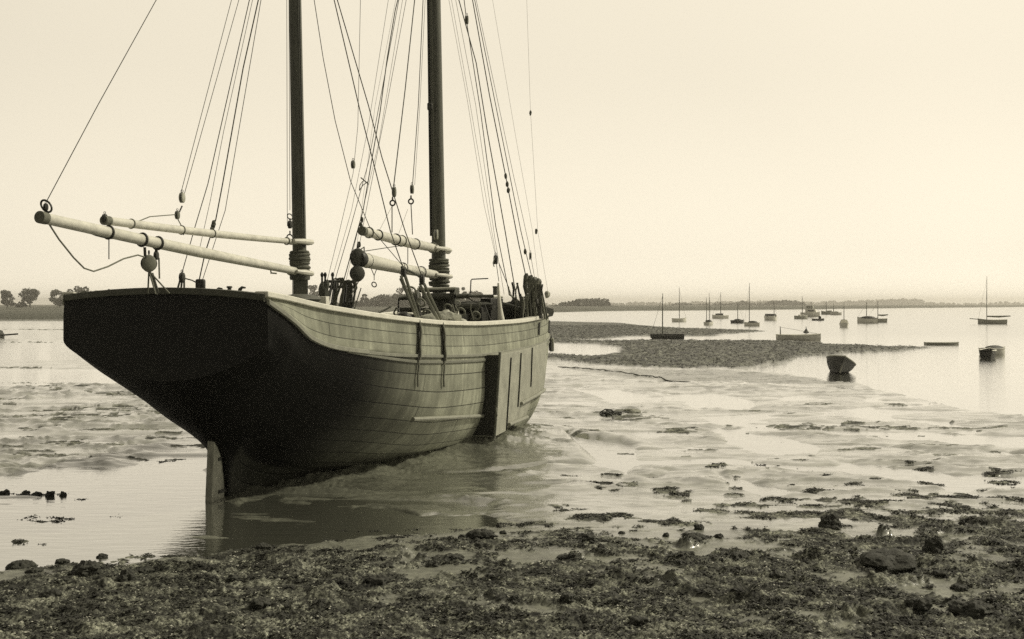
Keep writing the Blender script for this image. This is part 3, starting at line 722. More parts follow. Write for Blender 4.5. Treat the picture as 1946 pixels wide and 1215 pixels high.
# --- blocks and hooks
def block(c, r=.09, m_=M_BLOCK, name='block', par=ship, ax=None, tall=1.25):
    c = Vector(c); ax = Vector(ax or (1, -.1, 0)).normalized(); mb = MB(); side = ax
    for s in (-1, 0, 1):
        ring = []; k0 = 18
        vs = []; fs = []
        for sd in (-.5, .5):
            for rr in ((.55, 1.0) if True else ()):
                for i in range(k0):
                    a = 2*math.pi*i/k0; x = side.cross(Vector((0, 0, 1))).normalized()
                    pass
    x = side.cross(Vector((0, 0, 1))).normalized(); k0 = 18
    for s in (-1, 1):                    # two cheeks
        vs = []; fs = []
        for q, (off, sc) in enumerate(((.10, .94), (.14, 1.0), (.40, .96), (.50, .78))):
            for i in range(k0):
                a = 2*math.pi*i/k0; vs.append(c+side*s*off*r*1.05+x*math.cos(a)*r*sc+Vector((0, 0, 1))*math.sin(a)*r*tall*sc)
        for q in range(3):
            for i in range(k0): fs.append((q*k0+i, q*k0+(i+1) % k0, (q+1)*k0+(i+1) % k0, (q+1)*k0+i))
        fs += [tuple(range(k0)), tuple(3*k0+i for i in range(k0))]; mb.add(vs, fs)
    mb.tube([c-side*r*.3, c+side*r*.3], r*.72, 14)
    o = mb.build(name, m_, par)
    mb = MB(); mb.ring(c, side, r*1.08, r*.09, 18, 5); mb.ring(c+Vector((0, 0, r*tall*1.25)), x, r*.28, r*.08, 12, 5); mb.build('iron_strop', M_DARK, o)
    return o
block(onv(346, 376), .062, M_PALE); block(onv(337, 409), .05, M_BLOCK)
block(onv(283, 501), .098, mat('painted_grey_block', .2, .5, .2, 10), ax=(.5, -.85, 0)); block(onv(297, 486), .05, M_DARK)
block(onv(551, 427), .058, M_DARK)
block(onv(87, 394), .038, M_DARK); block(onv(199, 416), .05, M_DARK)
block(onv(671, 313), .065, M_BLOCK); block(onv(749, 365), .075, M_BLOCK, tall=1.5); block(onv(783, 360), .07, M_BLOCK, tall=1.5)
block(onv(679, 520), .135, mat('dark_block_face', .06, .55, .3, 10), ax=(.4, -.9, 0)); block(onv(684, 489)-FW*.1, .14, mat('dark_block_face', .06, .55, .3, 10), ax=(.35, -.93, 0))
block(onv(829, 446), .10, M_PALE); block(onv(942, 494, 1.6), .085, M_DARK); block(at(887, 38, 25.3), .07, M_BLOCK, tall=1.5)
block(at(767, 517, 18.6), .075, M_DARK); block(at(802, 532, 18.9), .075, M_DARK); block(at(346, 528, 19.6), .075, M_DARK)
block(at(1008, 487, 25.5), .05, M_BLOCK, tall=1.8)
for px, py in ((746, 386), (781, 383)):
    mb = MB(); mb.ring(onv(px, py), (0.2, 1, 0), .055, .018, 16, 6); mb.ring(onv(px, py-8), (1, .3, 0), .035, .012, 14, 6); mb.build('shackle', M_DARK, ship)
mb = MB(); mb.ring(onv(88, 392), (.2, 1, 0), .055, .014, 16, 6, 1.6); mb.build('shackle', M_DARK, mbm)
mb = MB(); mb.ring(onv(551, 412), (.2, 1, 0), .04, .01, 14, 6, 1.4); mb.build('shackle', M_DARK, ship)
mb = MB(); hk = onv(551, 452); mb.ring(hk, (.2, 1, 0), .05, .012, 14, 6, 1.2); mb.tube([hk+Vector((0, 0, .12)), hk+Vector((0, 0, .05))], .012, 6); mb.build('hook', M_DARK, ship)

# --- rigging: every line runs on past the picture to its mast
def rope(pts, r, m_=M_TAR, name='rigging_line', par=ship, n_=6):
    if name in ('shroud', 'halyard', 'topping_lift', 'forestay'): r = r*.8
    mb = MB(); mb.tube(pts, r, n_); return mb.build(name, m_, par)
def shroud(pix, v0, r, mst='m', m_=M_TAR, name='shroud', vt=.25, n_ext=True, wob=0):
    """pix: from the foot upwards; v runs from v0 at the foot to 0 at the masthead"""
    topz = 12.4 if mst == 'm' else 15.0; pts = []
    p0 = onv(pix[0][0], pix[0][1], v0); z0 = p0.z
    for (x, y) in pix:
        v = v0
        for _ in range(4):
            q = onv(x, y, v); v = v0*(1-(q.z-z0)/(topz-z0))
        pts.append(onv(x, y, v))
    if n_ext and pix[-1][1] <= 2:
        d = pts[-1]-pts[-2]; pts.append(pts[-1]+d*((topz-pts[-1].z)/max(d.z, .01)))
    return rope(pts, r, m_, name)
shroud([(88, 384), (186, 200), (297, 0)], 0, .0075, name='topping_lift')
shroud([(343, 370), (440, 0)], 0, .006, name='topping_lift'); shroud([(350, 370), (454, 0)], 0, .006, name='topping_lift')
shroud([(345, 522), (371, 430), (395, 350), (474, 0)], -2.1, .010)
shroud([(378, 535), (390, 480), (410, 418), (423, 350), (462, 130), (491, 0)], -2.15, .014)
shroud([(384, 535), (428, 400), (496, 0)], -2.15, .008)
shroud([(380, 470), (400, 380), (425, 250), (480, 0)], -1.9, .006)
shroud([(546, 430), (545, 0)], 0, .006, name='halyard'); shroud([(551, 400), (549, 0)], 0, .006, name='halyard')
shroud([(765, 505), (702, 431), (666, 344), (637, 230), (614, 110), (597, 0)], 2.15, .008)
shroud([(767, 512), (742, 440), (710, 310), (684, 210), (635, 0)], 2.15, .011)
shroud([(802, 526), (770, 440), (726, 300), (700, 200), (641, 0)], 2.2, .011)
shroud([(650, 545), (690, 400), (722, 215), (736, 110), (751, 20), (756, 0)], -2.25, .015, 'n')
shroud([(633, 545), (664, 440), (700, 310), (758, 0)], -2.25, .010, 'n')
shroud([(667, 545), (690, 430), (735, 200), (772, 0)], -2.25, .008, 'n')
shroud([(619, 545), (645, 440), (671, 330), (680, 240), (685, 0)], -2.2, .007, 'n', name='halyard')
shroud([(627, 545), (668, 400), (700, 240), (738, 0)], -2.2, .006, 'n', name='halyard')
shroud([(656, 540), (720, 270), (765, 0)], -2.2, .006, 'n', name='halyard')
shroud([(670, 530), (713, 200), (752, 0)], -1.2, .004, 'n', name='halyard')
shroud([(748, 355), (770, 170), (788, 0)], 0, .015, 'n', name='topping_lift'); shroud([(784, 352), (795, 200), (804, 0)], 0, .012, 'n', name='topping_lift')
shroud([(788, 352), (798, 200), (808, 0)], 0, .006, 'n', name='topping_lift')
shroud([(820, 520), (822, 400), (829, 0)], -.05, .006, 'n', name='halyard'); shroud([(829, 440), (829, 0)], .1, .007, 'n', name='halyard')
shroud([(983, 575), (960, 440), (926, 250), (905, 120), (872, 0)], 2.2, .014, 'n')
shroud([(1001, 533), (985, 460), (960, 330), (930, 180), (898, 0)], 2.3, .014, 'n')
shroud([(1012, 533), (990, 440), (962, 300), (938, 180), (902, 0)], 2.3, .011, 'n')
shroud([(1018, 540), (1004, 460), (975, 330), (905, 0)], 2.3, .007, 'n')
shroud([(968, 560), (942, 430), (913, 210), (888, 50), (882, 0)], 1.9, .012, 'n', name='halyard')
shroud([(942, 488), (920, 390), (888, 190), (853, 0)], 1.6, .005, 'n', M_MAN, name='halyard'); shroud([(943, 488), (926, 390), (892, 190), (858, 0)], 1.6, .005, 'n', M_MAN, name='halyard')
shroud([(958, 560), (940, 450), (904, 200), (866, 0)], 1.7, .006, 'n', M_MAN, name='halyard')
shroud([(1042, 560), (1022, 440), (1008, 210), (1001, 0)], 1.8, .004, 'n', name='forestay'); shroud([(1025, 545), (1012, 440), (980, 260), (936, 0)], 2.3, .004, 'n', name='forestay')
# rope wrappings on the thick shrouds
for (x, y) in ((405, 430), (403, 437), (401, 446), (406, 424)):
    mb = MB(); mb.blob(onv(x, y, -1.6), (.04, .04, .05), int(x*y)); mb.build('rope_seizing', M_TAR, ship)
for (x, y, v) in ((961, 335, 1.3), (964, 350, 1.35), (966, 362, 1.4), (1019, 440, 1.6), (1008, 215, 1), (998, 478, 2.0), (688, 418, -1.8), (686, 428, -1.8), (683, 465, -1.9)):
    mb = MB(); mb.blob(onv(x, y, v), (.035, .035, .07), int(x*y)); mb.build('rope_seizing', M_TAR, ship)
# stays and tackles with slack
rope([onv(92, 424), onv(112, 455), onv(140, 490), onv(160, 510), onv(178, 516), onv(205, 507), onv(235, 492), onv(262, 485), onv(275, 489)], .011, M_MAN, 'slack_rope')
rope([onv(207, 450), onv(207, 493)], .007, M_TAR, 'slack_rope')
rope([onv(255, 424), onv(285, 412), onv(335, 408)], .008, M_MAN, 'slack_rope'); rope([onv(337, 415), onv(346, 432), onv(349, 447)], .008, M_MAN, 'slack_rope')
rope([onv(346, 392), onv(341, 403)], .012, M_DARK, 'hook')
# mizzen sheet tackle
tb = onv(283, 515)
for (x, y, v) in ((281, 558, -.15), (299, 560, .0), (296, 559, .12), (322, 558, .25)):
    rope([tb, onv(x, y, v)], .012, M_MAN, 'sheet_rope')
rope([onv(302, 490), onv(303, 530)], .012, M_MAN, 'sheet_rope'); rope([onv(288, 520), onv(299, 556)], .028, M_TAR, 'sheet_rope')
rope([onv(275, 470), onv(276, 490)], .02, M_DARK, 'hook'); rope([onv(297, 470), onv(297, 480)], .02, M_DARK, 'hook')
# starboard mizzen lanyards down to the rail
for (x0, y0, x1, y1, r, m_) in ((762, 525, 794, 612, .026, M_MAN), (770, 525, 796, 606, .03, M_MAN), (760, 530, 786, 590, .014, M_TAR), (798, 540, 835, 612, .024, M_MAN), (806, 540, 838, 606, .028, M_MAN), (796, 545, 826, 600, .014, M_TAR)):
    rope([onv(x0, y0, 2.15), onv(x1, y1, 2.2)], r, m_, 'lanyard')
rope([onv(763, 508, 2.15), onv(800, 526, 2.15)], .02, M_TAR, 'sheer_pole')
# port mizzen lanyards
for (x0, x1) in ((343, 334), (346, 343), (350, 350)): rope([at(x0, 530, 20.2), at(x1, 562, 20.1)], .018, M_TAR, 'lanyard')
for (x0, x1) in ((376, 374), (380, 380), (385, 386)): rope([at(x0, 532, 20.4), at(x1, 562, 20.3)], .022, M_TAR, 'lanyard')
rope([at(350, 529, 20.2), at(365, 533, 20.25), at(378, 540, 20.3)], .012, M_TAR, 'lanyard')
mb = MB(); mb.box(at(381, 541, 20.3), (.17, .12, .2)); mb.build('deadeye', M_DARK, ship, bevel=.03)
# crossing ropes between the masts
rope([onv(690, 478), onv(762, 467)], .009, M_TAR, 'slack_rope')
for x0, y0, x1, y1 in ((745, 392, 745, 442), (781, 388, 784, 446)): rope([onv(x0, y0), onv(x1, y1)], .012, M_TAR, 'span_rope')
rope([onv(745, 392), onv(720, 440)], .004, M_MAN, 'span_rope'); rope([onv(775, 398), onv(758, 444)], .004, M_MAN, 'span_rope')
rope([onv(775, 455), onv(775, 508)], .01, M_TAR, 'slack_rope')
rope([onv(703, 505), onv(711, 524), onv(711, 533)], .009, M_TAR, 'slack_rope'); rope([onv(718, 506), onv(711, 524)], .009, M_TAR, 'slack_rope')
mb = MB(); mb.ring(onv(711, 541), (.2, 1, 0), .045, .012, 14, 6, 1.2); mb.build('hook', M_DARK, ship)
rope([onv(686, 548), onv(672, 592)], .012, M_TAR, 'sheet_rope'); rope([onv(683, 532), onv(668, 560)], .012, M_TAR, 'sheet_rope')
rope([onv(689, 345), onv(684, 352), onv(683, 362), onv(690, 352), onv(700, 345)], .009, M_TAR, 'slack_rope')
rope([onv(686, 338), onv(700, 350)], .012, M_TAR, 'slack_rope')
rope([onv(681, 460), onv(676, 480), onv(692, 470), onv(692, 490)], .014, M_TAR, 'slack_rope')

# port main chains: posts, coiled falls and bars behind the deck (px 612..678)
def stack_ropes(cols, Yd, ytop, ybot, m_, r, name='coiled_fall', seed=0):
    rnd = random.Random(seed)
    for x in cols:
        a = rnd.uniform(-5, 5); pts = [at(x+rnd.uniform(-2, 2), ytop, Yd), at(x+5+rnd.uniform(-2, 2), ytop-3, Yd), at(x+9, ytop+8, Yd), at(x+a+5, (ytop+ybot)/2, Yd), at(x+a, ybot, Yd)]
        rope(pts, r*rnd.uniform(.7, 1.2), m_, name)
Yp = 26.6
for x0, x1 in ((632, 618), (637, 628), (640, 634), (656, 650), (660, 654), (664, 662), (667, 669)): rope([at(x0, 534, Yp), at(x1, 600, Yp-.4)], .035, M_DARK, 'lanyard')
stack_ropes([634, 639, 643, 647], Yp-.3, 532, 596, mat('coiled_rope', .12, .85, .3, 25, .4), .028, seed=4)
stack_ropes([655, 660, 664, 668], Yp-.3, 536, 596, M_TAR, .03, seed=5)
for y in (535, 545): rope([at(616, y, Yp), at(674, y+1, Yp)], .035, M_DARK, 'belaying_bar')
for x in (612, 618, 676, 632): mb = MB(); mb.lathe(at(x, 551, Yp), [(.03, 0), (.045, .05), (.025, .16), (.025, .3), (.045, .36), (.02, .42)], n=8); mb.build('belaying_pin', M_DARK, ship)
mb = MB(); mb.blob(at(616, 554, Yp-.5), (.13, .13, .22), 4, amp=.3); mb.build('coiled_fall', M_TAR, ship)

# starboard main shroud lanyards by the bow
Ys = 25.4
for i, (x0, x1) in enumerate(((1000, 1003), (1004, 1010), (1008, 1014), (1012, 1020), (1016, 1024), (1020, 1030), (1024, 1036), (1026, 1040))):
    rope([at(x0, 540, Ys+.1*i), at(x1, 606, Ys+.1*i)], .028, M_TAR if i % 3 else M_MAN, 'lanyard')
stack_ropes([998, 1004, 1011, 1018], Ys, 533, 585, M_MAN, .028, seed=8)
stack_ropes([1002, 1008, 1014, 1020], Ys+.2, 538, 600, M_TAR, .035, seed=9)
for x in (1000, 1009, 1017, 1023): mb = MB(); mb.blob(at(x, 528+(x-1000)*.4, Ys), (.07, .06, .10), x); mb.build('deadeye', M_BLOCK, ship)
mb = MB(); mb.box(at(1012, 538, Ys), (.34, .06, .05), rz=-.2); mb.build('sheer_pole', M_PALE, ship)
rope([at(1000, 560, Ys), at(996, 545, Ys), at(997, 530, Ys), at(1001, 522, Ys)], .03, M_TAR, 'coiled_fall')
mb = MB(); mb.blob(at(1040, 560, 27.5), (.07, .07, .09), 3); mb.build('deadeye', M_PALE, ship)
for x, y0, y1 in ((1023, 613, 636), (1042, 610, 632)): rope(surf_uz((x, y0), (x-1, y1), .03, 4), .022, M_DARK, 'chainplate')
rope([onv(943, 500, 1.6), onv(948, 535, 1.6)], .01, M_TAR, 'halyard'); rope([onv(948, 500, 1.6), onv(966, 545, 1.7), onv(985, 600, 1.9)], .012, M_TAR, 'halyard')
rope([at(966, 545, 25), at(968, 560, 25), at(985, 572, 25.5), at(1000, 590, 26)], .02, M_MAN, 'slack_rope')
rope([onv(940, 490, 1.6), onv(937, 500, 1.6), onv(939, 507, 1.6)], .012, M_MAN, 'slack_rope')

# more falls and loose ends in the tangle at the bow shrouds, and coils hung along the rail
_q = random.Random(3)
for i in range(16):
    x = _q.uniform(962, 1034); y0 = _q.uniform(535, 575); Yk = _q.uniform(24.6, 26.4); dx = _q.uniform(-6, 14)
    rope([at(x, y0, Yk), at(x+dx*.4+_q.uniform(-3, 3), y0+14, Yk), at(x+dx, 606, Yk)], _q.uniform(.012, .026), _q.choice((M_TAR, M_MAN, M_MAN, M_DARK)), 'loose_fall')
for i in range(9):
    x = _q.uniform(752, 930); Yk = _q.uniform(22.2, 23.4); y0 = _q.uniform(575, 592)
    rope([at(x, y0, Yk), at(x+_q.uniform(-6, 6), y0+10, Yk), at(x+_q.uniform(-12, 12), 608, Yk)], _q.uniform(.012, .024), _q.choice((M_TAR, M_MAN, M_DARK)), 'loose_fall')
for (x, y) in ((783, 553), (800, 575), (812, 596), (852, 586), (876, 593), (905, 600)):
    mb = MB(); mb.ring(at(x, y, 22.9), (_q.uniform(-.3, .3), 1, .2), .07, .022, 16, 6, 1.3); mb.build('rope_coil', _q.choice((M_TAR, M_MAN)), ship)
# --- deck gear
def deckbox(name, px0, px1, py0, py1, Y, depth, m_, par=ship, bev=.02, rz=-.3):
    a = at((px0+px1)/2, (py0+py1)/2, Y); w = (px1-px0)/F_PX*Y; h = (py1-py0)/F_PX*Y
    mb = MB(); mb.box(a+Vector((0, depth/2, 0)), (w, depth, h), rz=rz); return mb.build(name, m_, par, bevel=bev)
Yw = 23.6
# hand winch abaft the main mast: frame, three barrels, crank
M_WINCH = mat('winch_black_wood', .075, .55, .35, 8, .3)
win = deckbox('winch', 858, 868, 546, 612, Yw, .35, M_WINCH)
def barrel(x0, x1, y, r, m_=M_WINCH, Y=Yw, name='winch_barrel', dy=0):
    a, b = at(x0, y, Y), at(x1, y+dy, Y+.05); d = (b-a); mb = MB()
    mb.tube([a, a+d*.03, a+d*.06, a+d*.94, a+d*.97, b], [r*1.15, r*1.15, r, r, r*1.15, r*1.15], 16); return mb.build(name, m_, win)
barrel(758, 786, 566, .052); barrel(802, 858, 564, .075); barrel(866, 890, 563, .055); barrel(890, 938, 563, .035, name='winch_shaft')
barrel(759, 785, 589, .055); barrel(866, 904, 582, .055, mat('worn_iron', .10, .5, .3, 9, .3)); barrel(800, 858, 588, .03, name='winch_shaft')
mb = MB(); mb.ring(at(793, 578, Yw-.05), (1, .1, 0), .26, .045, 26, 8); mb.ring(at(793, 578, Yw-.05), (1, .1, 0), .1, .05, 16, 8); mb.build('winch_gear', M_WINCH, win)
mb = MB(); mb.tube([at(787, 578, Yw), at(799, 578, Yw)], .24, 22); mb.build('winch_drum', M_WINCH, win)
for x0, x1, y0, y1 in ((818, 858, 568, 612),): deckbox('winch_frame', x0, x1, y0, y1, Yw+.15, .4, M_WINCH, win)
mb = MB(); mb.tube([at(793, 550, Yw), at(866, 548.5, Yw)], .035, 8); mb.build('winch_beam', M_PALE, win)
mb = MB(); mb.tube([at(793, 553.5, Yw), at(864, 552.5, Yw)], .03, 8); mb.build('winch_beam', M_DARK, win)
rope([at(756, 597, Yw), at(758, 568, Yw), at(764, 566, Yw)], .018, M_DARK, 'winch_crank', win)
rope([at(891, 565, Yw), at(894, 556, Yw), at(895, 533, Yw), at(897, 531, Yw), at(928, 529.5, Yw)], .014, M_DARK, 'winch_crank', win)
mb = MB(); mb.ring(at(870, 577, Yw-.15), (0, 1, 0), .05, .012, 14, 6); mb.build('hook', M_PALE, win)
rope([at(890, 566, Yw), at(898, 572, Yw), at(908, 576, Yw), at(912, 582, Yw)], .012, M_TAR, 'chain_end', win)
for i in range(12):                       # chain hanging over the box
    mb = MB(); mb.ring(at(911-i*1.3, 578+i*3.1, Yw-.28), (1 if i % 2 else .2, 1, .2), .032, .011, 10, 5, 1.3); mb.build('chain_link', mat('rusty_chain', .14, .7, .3, 20), win)
# engine casing and companion forward of it
cas = deckbox('deck_casing', 870, 932, 583, 612, 24.2, 1.2, M_BLACKP)
mb = MB(); mb.blob(at(900, 583, 24.6), (.42, .5, .12), 5, n=16, m=8, amp=.25); mb.build('heaped_net', M_NET, ship)
comp = deckbox('companion', 923, 945, 567, 612, 24.6, .9, M_BLACKP)
deckbox('companion_roof', 921, 944, 562.5, 566.5, 24.5, 1.0, M_PALE, comp)
mb = MB(); mb.lathe(at(941, 561, 25), [(.05, 0), (.05, .16), (.062, .17), (.062, .2)], n=14); mb.build('stove_pipe', M_WINCH, comp)
mb = MB(); mb.tube([at(947, 538, 24.2), at(948, 560, 24.2), at(950, 585, 24.2), at(953, 614, 24.2)], [.022, .035, .05, .09], 10); mb.build('white_stanchion', M_WHITE, ship)
mb = MB(); mb.blob(at(985, 592, 26.5), (.55, .5, .22), 11, n=18, m=9, amp=.3); mb.build('heaped_net', M_NET, ship)
mb = MB(); mb.blob(at(1010, 598, 27), (.45, .4, .2), 14, n=18, m=9, amp=.3); mb.build('heaped_net', M_NET, ship)
mb = MB(); mb.tube([at(944, 575, 25.6), at(998, 590, 25.8)], .05, 8); mb.build('spare_spar', M_BROWN, ship)
# canvas heap by the rail and rolled tarpaulins
for (x, y, Y, s, sd) in ((822, 608, 20.7, (.30, .16, .10), 1), (850, 607, 21.0, (.26, .18, .13), 2), (838, 604, 21.4, (.22, .2, .12), 3)):
    mb = MB(); mb.blob(at(x, y, Y), s, sd, n=18, m=9, amp=.22); mb.build('canvas_heap', M_CANVAS, ship)
mb = MB(); mb.blob(at(874, 613, 21.6), (.14, .12, .08), 6, amp=.15); mb.build('canvas_heap', M_PALE, ship)
mb = MB(); mb.blob(at(768, 604, 20.5), (.14, .13, .11), 8, amp=.1); mb.build('dark_fender', M_BLACKP, ship)
mb = MB(); mb.tube([at(820, 608, 22.3), at(866, 608, 22.6), at(905, 616, 22.9), at(932, 620, 23.1)], .022, 6); mb.build('hatch_edge', M_PALE, ship)
deckbox('hatch_coaming', 756, 870, 598, 612, 22.8, 1.6, M_BLACKP, rz=-.3)
deckbox('white_hatch_side', 754, 784, 594.5, 598.5, 22.6, .3, M_WHITE, rz=0)
rope([at(712, 599, 21.5), at(743, 583, 21.7)], .02, M_BROWN, 'tiller_bar')
mb = MB(); mb.blob(at(742, 603, 20.0), (.10, .08, .05), 9, amp=.2); mb.build('canvas_heap', M_PALE, ship)
mb = MB(); mb.lathe(at(848, 600, 22.2), [(.05, -.15), (.05, 0), (.085, .02), (.095, .07), (.05, .12)], n=14); mb.build('ventilator', M_PALE, ship)
mb = MB(); mb.tube([at(869, 610, 22.8), at(868, 592, 22.8)], [.07, .04], 10); mb.build('white_post', M_WHITE, ship)
# stern: bitts, cleats, low skylight
for (x, y, Y) in ((185, 562, 16.6), (436, 554, 16.1)):
    mb = MB(); mb.lathe(at(x, y+3, Y), [(.028, -.04), (.028, .07), (.042, .075), (.042, .095), (.03, .10)], n=14); mb.build('mooring_bitt', M_WINCH, ship)
for (x, y, Y, s) in ((166, 562, 16.6, -1), (202, 559, 16.5, 1), (411, 556, 16.0, 1), (455, 554, 15.9, 1)):
    c = at(x, y+5, Y); rope([c, c+Vector((.01, 0, .07)), c+Vector((.04*s, 0, .095)), c+Vector((.09*s, 0, .09))], [.032, .028, .022, .012], M_WINCH, 'fairlead')
mb = MB(); vs = []
mb.blob(at(571, 569, 18.6), (.34, .5, .09), 12, n=20, m=10, amp=.02); mb.build('skylight', M_WINCH, ship)
mb = MB(); mb.blob(at(508, 566, 17.4), (.13, .1, .06), 12, amp=.2); mb.blob(at(480, 562, 17.2), (.12, .1, .05), 13, amp=.2); mb.build('coiled_line', M_TAR, ship)
mb = MB(); mb.box(at(616, 573, 19.2), (.14, .14, .17), rz=-.3); mb.build('white_post', M_WHITE, ship, bevel=.01)
rope([at(514, 512, 18.6), at(515, 518, 18.6)], .012, M_PALE, 'hook'); mb = MB(); mb.tube([at(514, 519, 18.6), at(526, 520, 18.6)], .014, 8); mb.build('sheet_cleat', M_PALE, mbm)
# ------------------------------------------------------------------ boats
M_BW = mat('boat_white', .85, .5, .12, 3); M_BG = mat('boat_grey', .36, .6, .2, 3); M_BD = mat('boat_dark', .035, .6, .3, 4); M_BM = mat('boat_mid', .12, .6, .3, 4)
M_BWD = mat('bleached_boat_planks', .6, .7, .25, 3)
def boat_hull(Lb, B, fb, m_, par, bow=1.0, tr=.7, sheer=.25, open_=True, inner=None, draft=.25, vee=.62, bowx=2.1):
    """hull with bow at +x, z=0 the waterline; open boats have an inside skin"""
    nU, nK = 22, 9
    def sec(t, inset=0.0):
        bw_ = B/2*(tr+(1-tr)*math.sin(min(1, t/.5)*math.pi/2)) if t < .5 else B/2*max(.02, (1-((t-.5)/.5)**bowx))
        zt = fb*(1+sheer*1.6*max(0, t-.45)**2*4*.6+sheer*.5*(max(0, .35-t))**2*6)
        kz = -draft*(1-.9*max(0, (t-.8)/.2)**2)
        pts = []
        for k in range(nK):
            s = k/(nK-1); a = s*math.pi/2
            pts.append((max(bw_-inset, .01)*math.cos(a)**vee, zt+(kz+inset-zt)*math.sin(a)**1.25 if s else zt))
        return pts
    def skin(inset, flip):
        vs = []; fs = []
        for i in range(nU+1):
            t = i/nU; pr = sec(t, inset); x = -Lb/2+t*Lb
            ring = [(x+(.0 if t < .9 else 0), y, z) for y, z in pr]+[(x, -y, z) for y, z in pr[-2::-1]]
            vs += ring
        nr = 2*nK-1
        for i in range(nU):
            for k in range(nr-1):
                f = (i*nr+k, i*nr+k+1, (i+1)*nr+k+1, (i+1)*nr+k); fs.append(f[::-1] if flip else f)
        fs.append(tuple(range(nr)) if not flip else tuple(range(nr-1, -1, -1)))
        return vs, fs
    mb = MB(); mb.add(*skin(0, False))
    if open_: mb.add(*skin(.035, True))
    h = mb.build('hull', m_, par, world=False)
    rails = []
    for sgn in (1, -1):
        pts = []
        for i in range(nU+1):
            y, z = sec(i/nU)[0]; pts.append((-Lb/2+i/nU*Lb, y*sgn, z))
        mb = MB(); mb.tube(pts, .022+.004*Lb, 6); mb.build('gunwale', inner or m_, h, world=False)
    return h, sec
def boat(name, pxw, pyb, label, cat, Lb, B, fb, yaw, hm, deck=None, cabin=None, masts=(), boom=None, opened=False, group=None, roll=0, pitch=0, cover=None, sprit=0, z=0, tr=.7, thw=0, gun=None, vee=.62, draft=.25):
    p = gr(pxw, pyb); p.z = z
    r = empty(name, p, 0, label, cat, group); r.rotation_euler = (roll, pitch, yaw)
    h, sec = boat_hull(Lb, B, fb, hm, r, tr=tr, open_=opened, inner=gun, vee=vee, draft=draft)
    if not opened:
        mb = MB(); vs = []; K = 16
        for i in range(K+1):
            y, zz = sec(i/K)[0]; vs += [(-Lb/2+i/K*Lb, y*.96, zz-.02), (-Lb/2+i/K*Lb, 0, zz+.04), (-Lb/2+i/K*Lb, -y*.96, zz-.02)]
        mb.add(vs, [(i*3+k, i*3+k+1, i*3+4+k, i*3+3+k) for i in range(K) for k in (0, 1)]); mb.build('deck', deck or hm, r, world=False)
    for j in range(thw):
        x = -Lb*.28+j*Lb*.24; y, zz = sec(.5+x/Lb)[0]; mb = MB(); mb.box((x, 0, zz-.12), (.18, y*1.9, .03)); mb.build('thwart', M_BG, r, world=False)
    if cabin:
        x, w, ln, hh, cmat = cabin; mb = MB(); y0 = fb*.95
        vs = [(x-ln/2, -w/2, y0), (x+ln/2, -w/2*.8, y0), (x+ln/2, w/2*.8, y0), (x-ln/2, w/2, y0), (x-ln/2*.95, -w/2*.85, y0+hh), (x+ln/2*.8, -w/2*.65, y0+hh*.9), (x+ln/2*.8, w/2*.65, y0+hh*.9), (x-ln/2*.95, w/2*.85, y0+hh)]
        mb.add(vs, [(0, 1, 5, 4), (1, 2, 6, 5), (2, 3, 7, 6), (3, 0, 4, 7), (4, 5, 6, 7)]); c = mb.build('cabin', cmat, r, world=False, bevel=.03)
        for s in (-1, 1):
            mb = MB(); mb.box((x, s*w/2*.86, y0+hh*.55), (ln*.5, .03, hh*.3)); mb.build('window', M_BD, c, world=False)
    if cover:
        mb = MB(); mb.blob((cover[0], 0, fb+.02), (cover[1], B*.42, cover[2]), 3, n=16, m=8, amp=.05); mb.build('cover', M_BD, r, world=False)
    for j, (x, ht) in enumerate(masts):
        rr = max(.05, .035*p.y/100); mb = MB(); mb.tube([(x, 0, fb*.6), (x, 0, ht*.6), (x-.02, 0, ht)], [rr, rr*.9, rr*.45], 8); mb.build('mast', M_BM, r, world=False)
        for s in (Lb/2*.97,):
            if j == 0: mb = MB(); mb.tube([(x, 0, ht*.93), (s, 0, fb*1.2)], max(.012, .008*p.y/100), 4); mb.build('forestay', M_BM, r, world=False)
    if boom:
        x0, x1, zb = boom; mb = MB(); mb.tube([(x0, 0, zb), ((x0+x1)/2, 0, zb-.05), (x1, 0, zb+.05)], [.10, .15, .08], 10); mb.build('boom', M_BM, r, world=False)
    if sprit: mb = MB(); mb.tube([(Lb*.42, 0, fb*1.1), (Lb/2+sprit, 0, fb*1.3)], .06, 8); mb.build('bowsprit', M_BM, r, world=False)
    return r
def msz(py_top, pyb):                      # mast height that reaches py_top for a boat floating at pyb
    Y = CAMH*F_PX/(pyb-HZ); return CAMH+(HZ-py_top)/F_PX*Y
PI = math.pi
DG = boat('dinghy', 1594, 708, 'dark open dinghy heeled over at the water\'s edge below the shingle spit', 'dinghy', 2.7, 1.24, .36, R_(-101), M_BD, opened=True, roll=R_(-17), pitch=R_(-7), z=.16, thw=2, tr=.62, gun=M_BG, vee=1.15, draft=.28)
mb = MB(); mb.box((1.30, 0, .12), (.06, .05, .78)); mb.build('stem', M_BG, DG, world=False, bevel=.01)
mb = MB(); mb.tube([(-1.2, 0, -.28), (.6, 0, -.29), (1.1, 0, -.2), (1.3, 0, .0)], .03, 6); mb.build('keel', M_BM, DG, world=False)
boat('dinghy', 1877, 680, 'dark dinghy with white gunwale afloat nearer the right edge, one of a moored pair', 'dinghy', 1.7, .86, .36, R_(60), M_BD, opened=True, thw=1, gun=M_BW, z=.05, tr=.75)
boat('dinghy', 1889, 674, 'dinghy under a dark hooped cover moored just behind the white railed dinghy', 'dinghy', 1.8, .9, .3, R_(25), M_BWD, cover=(0, .75, .18), z=.05)
boat('rowing_boat', 1518, 647, 'long pale open boat lying along the far edge of the shingle bank', 'boat', 3.6, 1.1, .38, R_(-3), M_BWD, opened=True, thw=2, gun=M_BW, z=.06, masts=((-1.5, 1.1),))
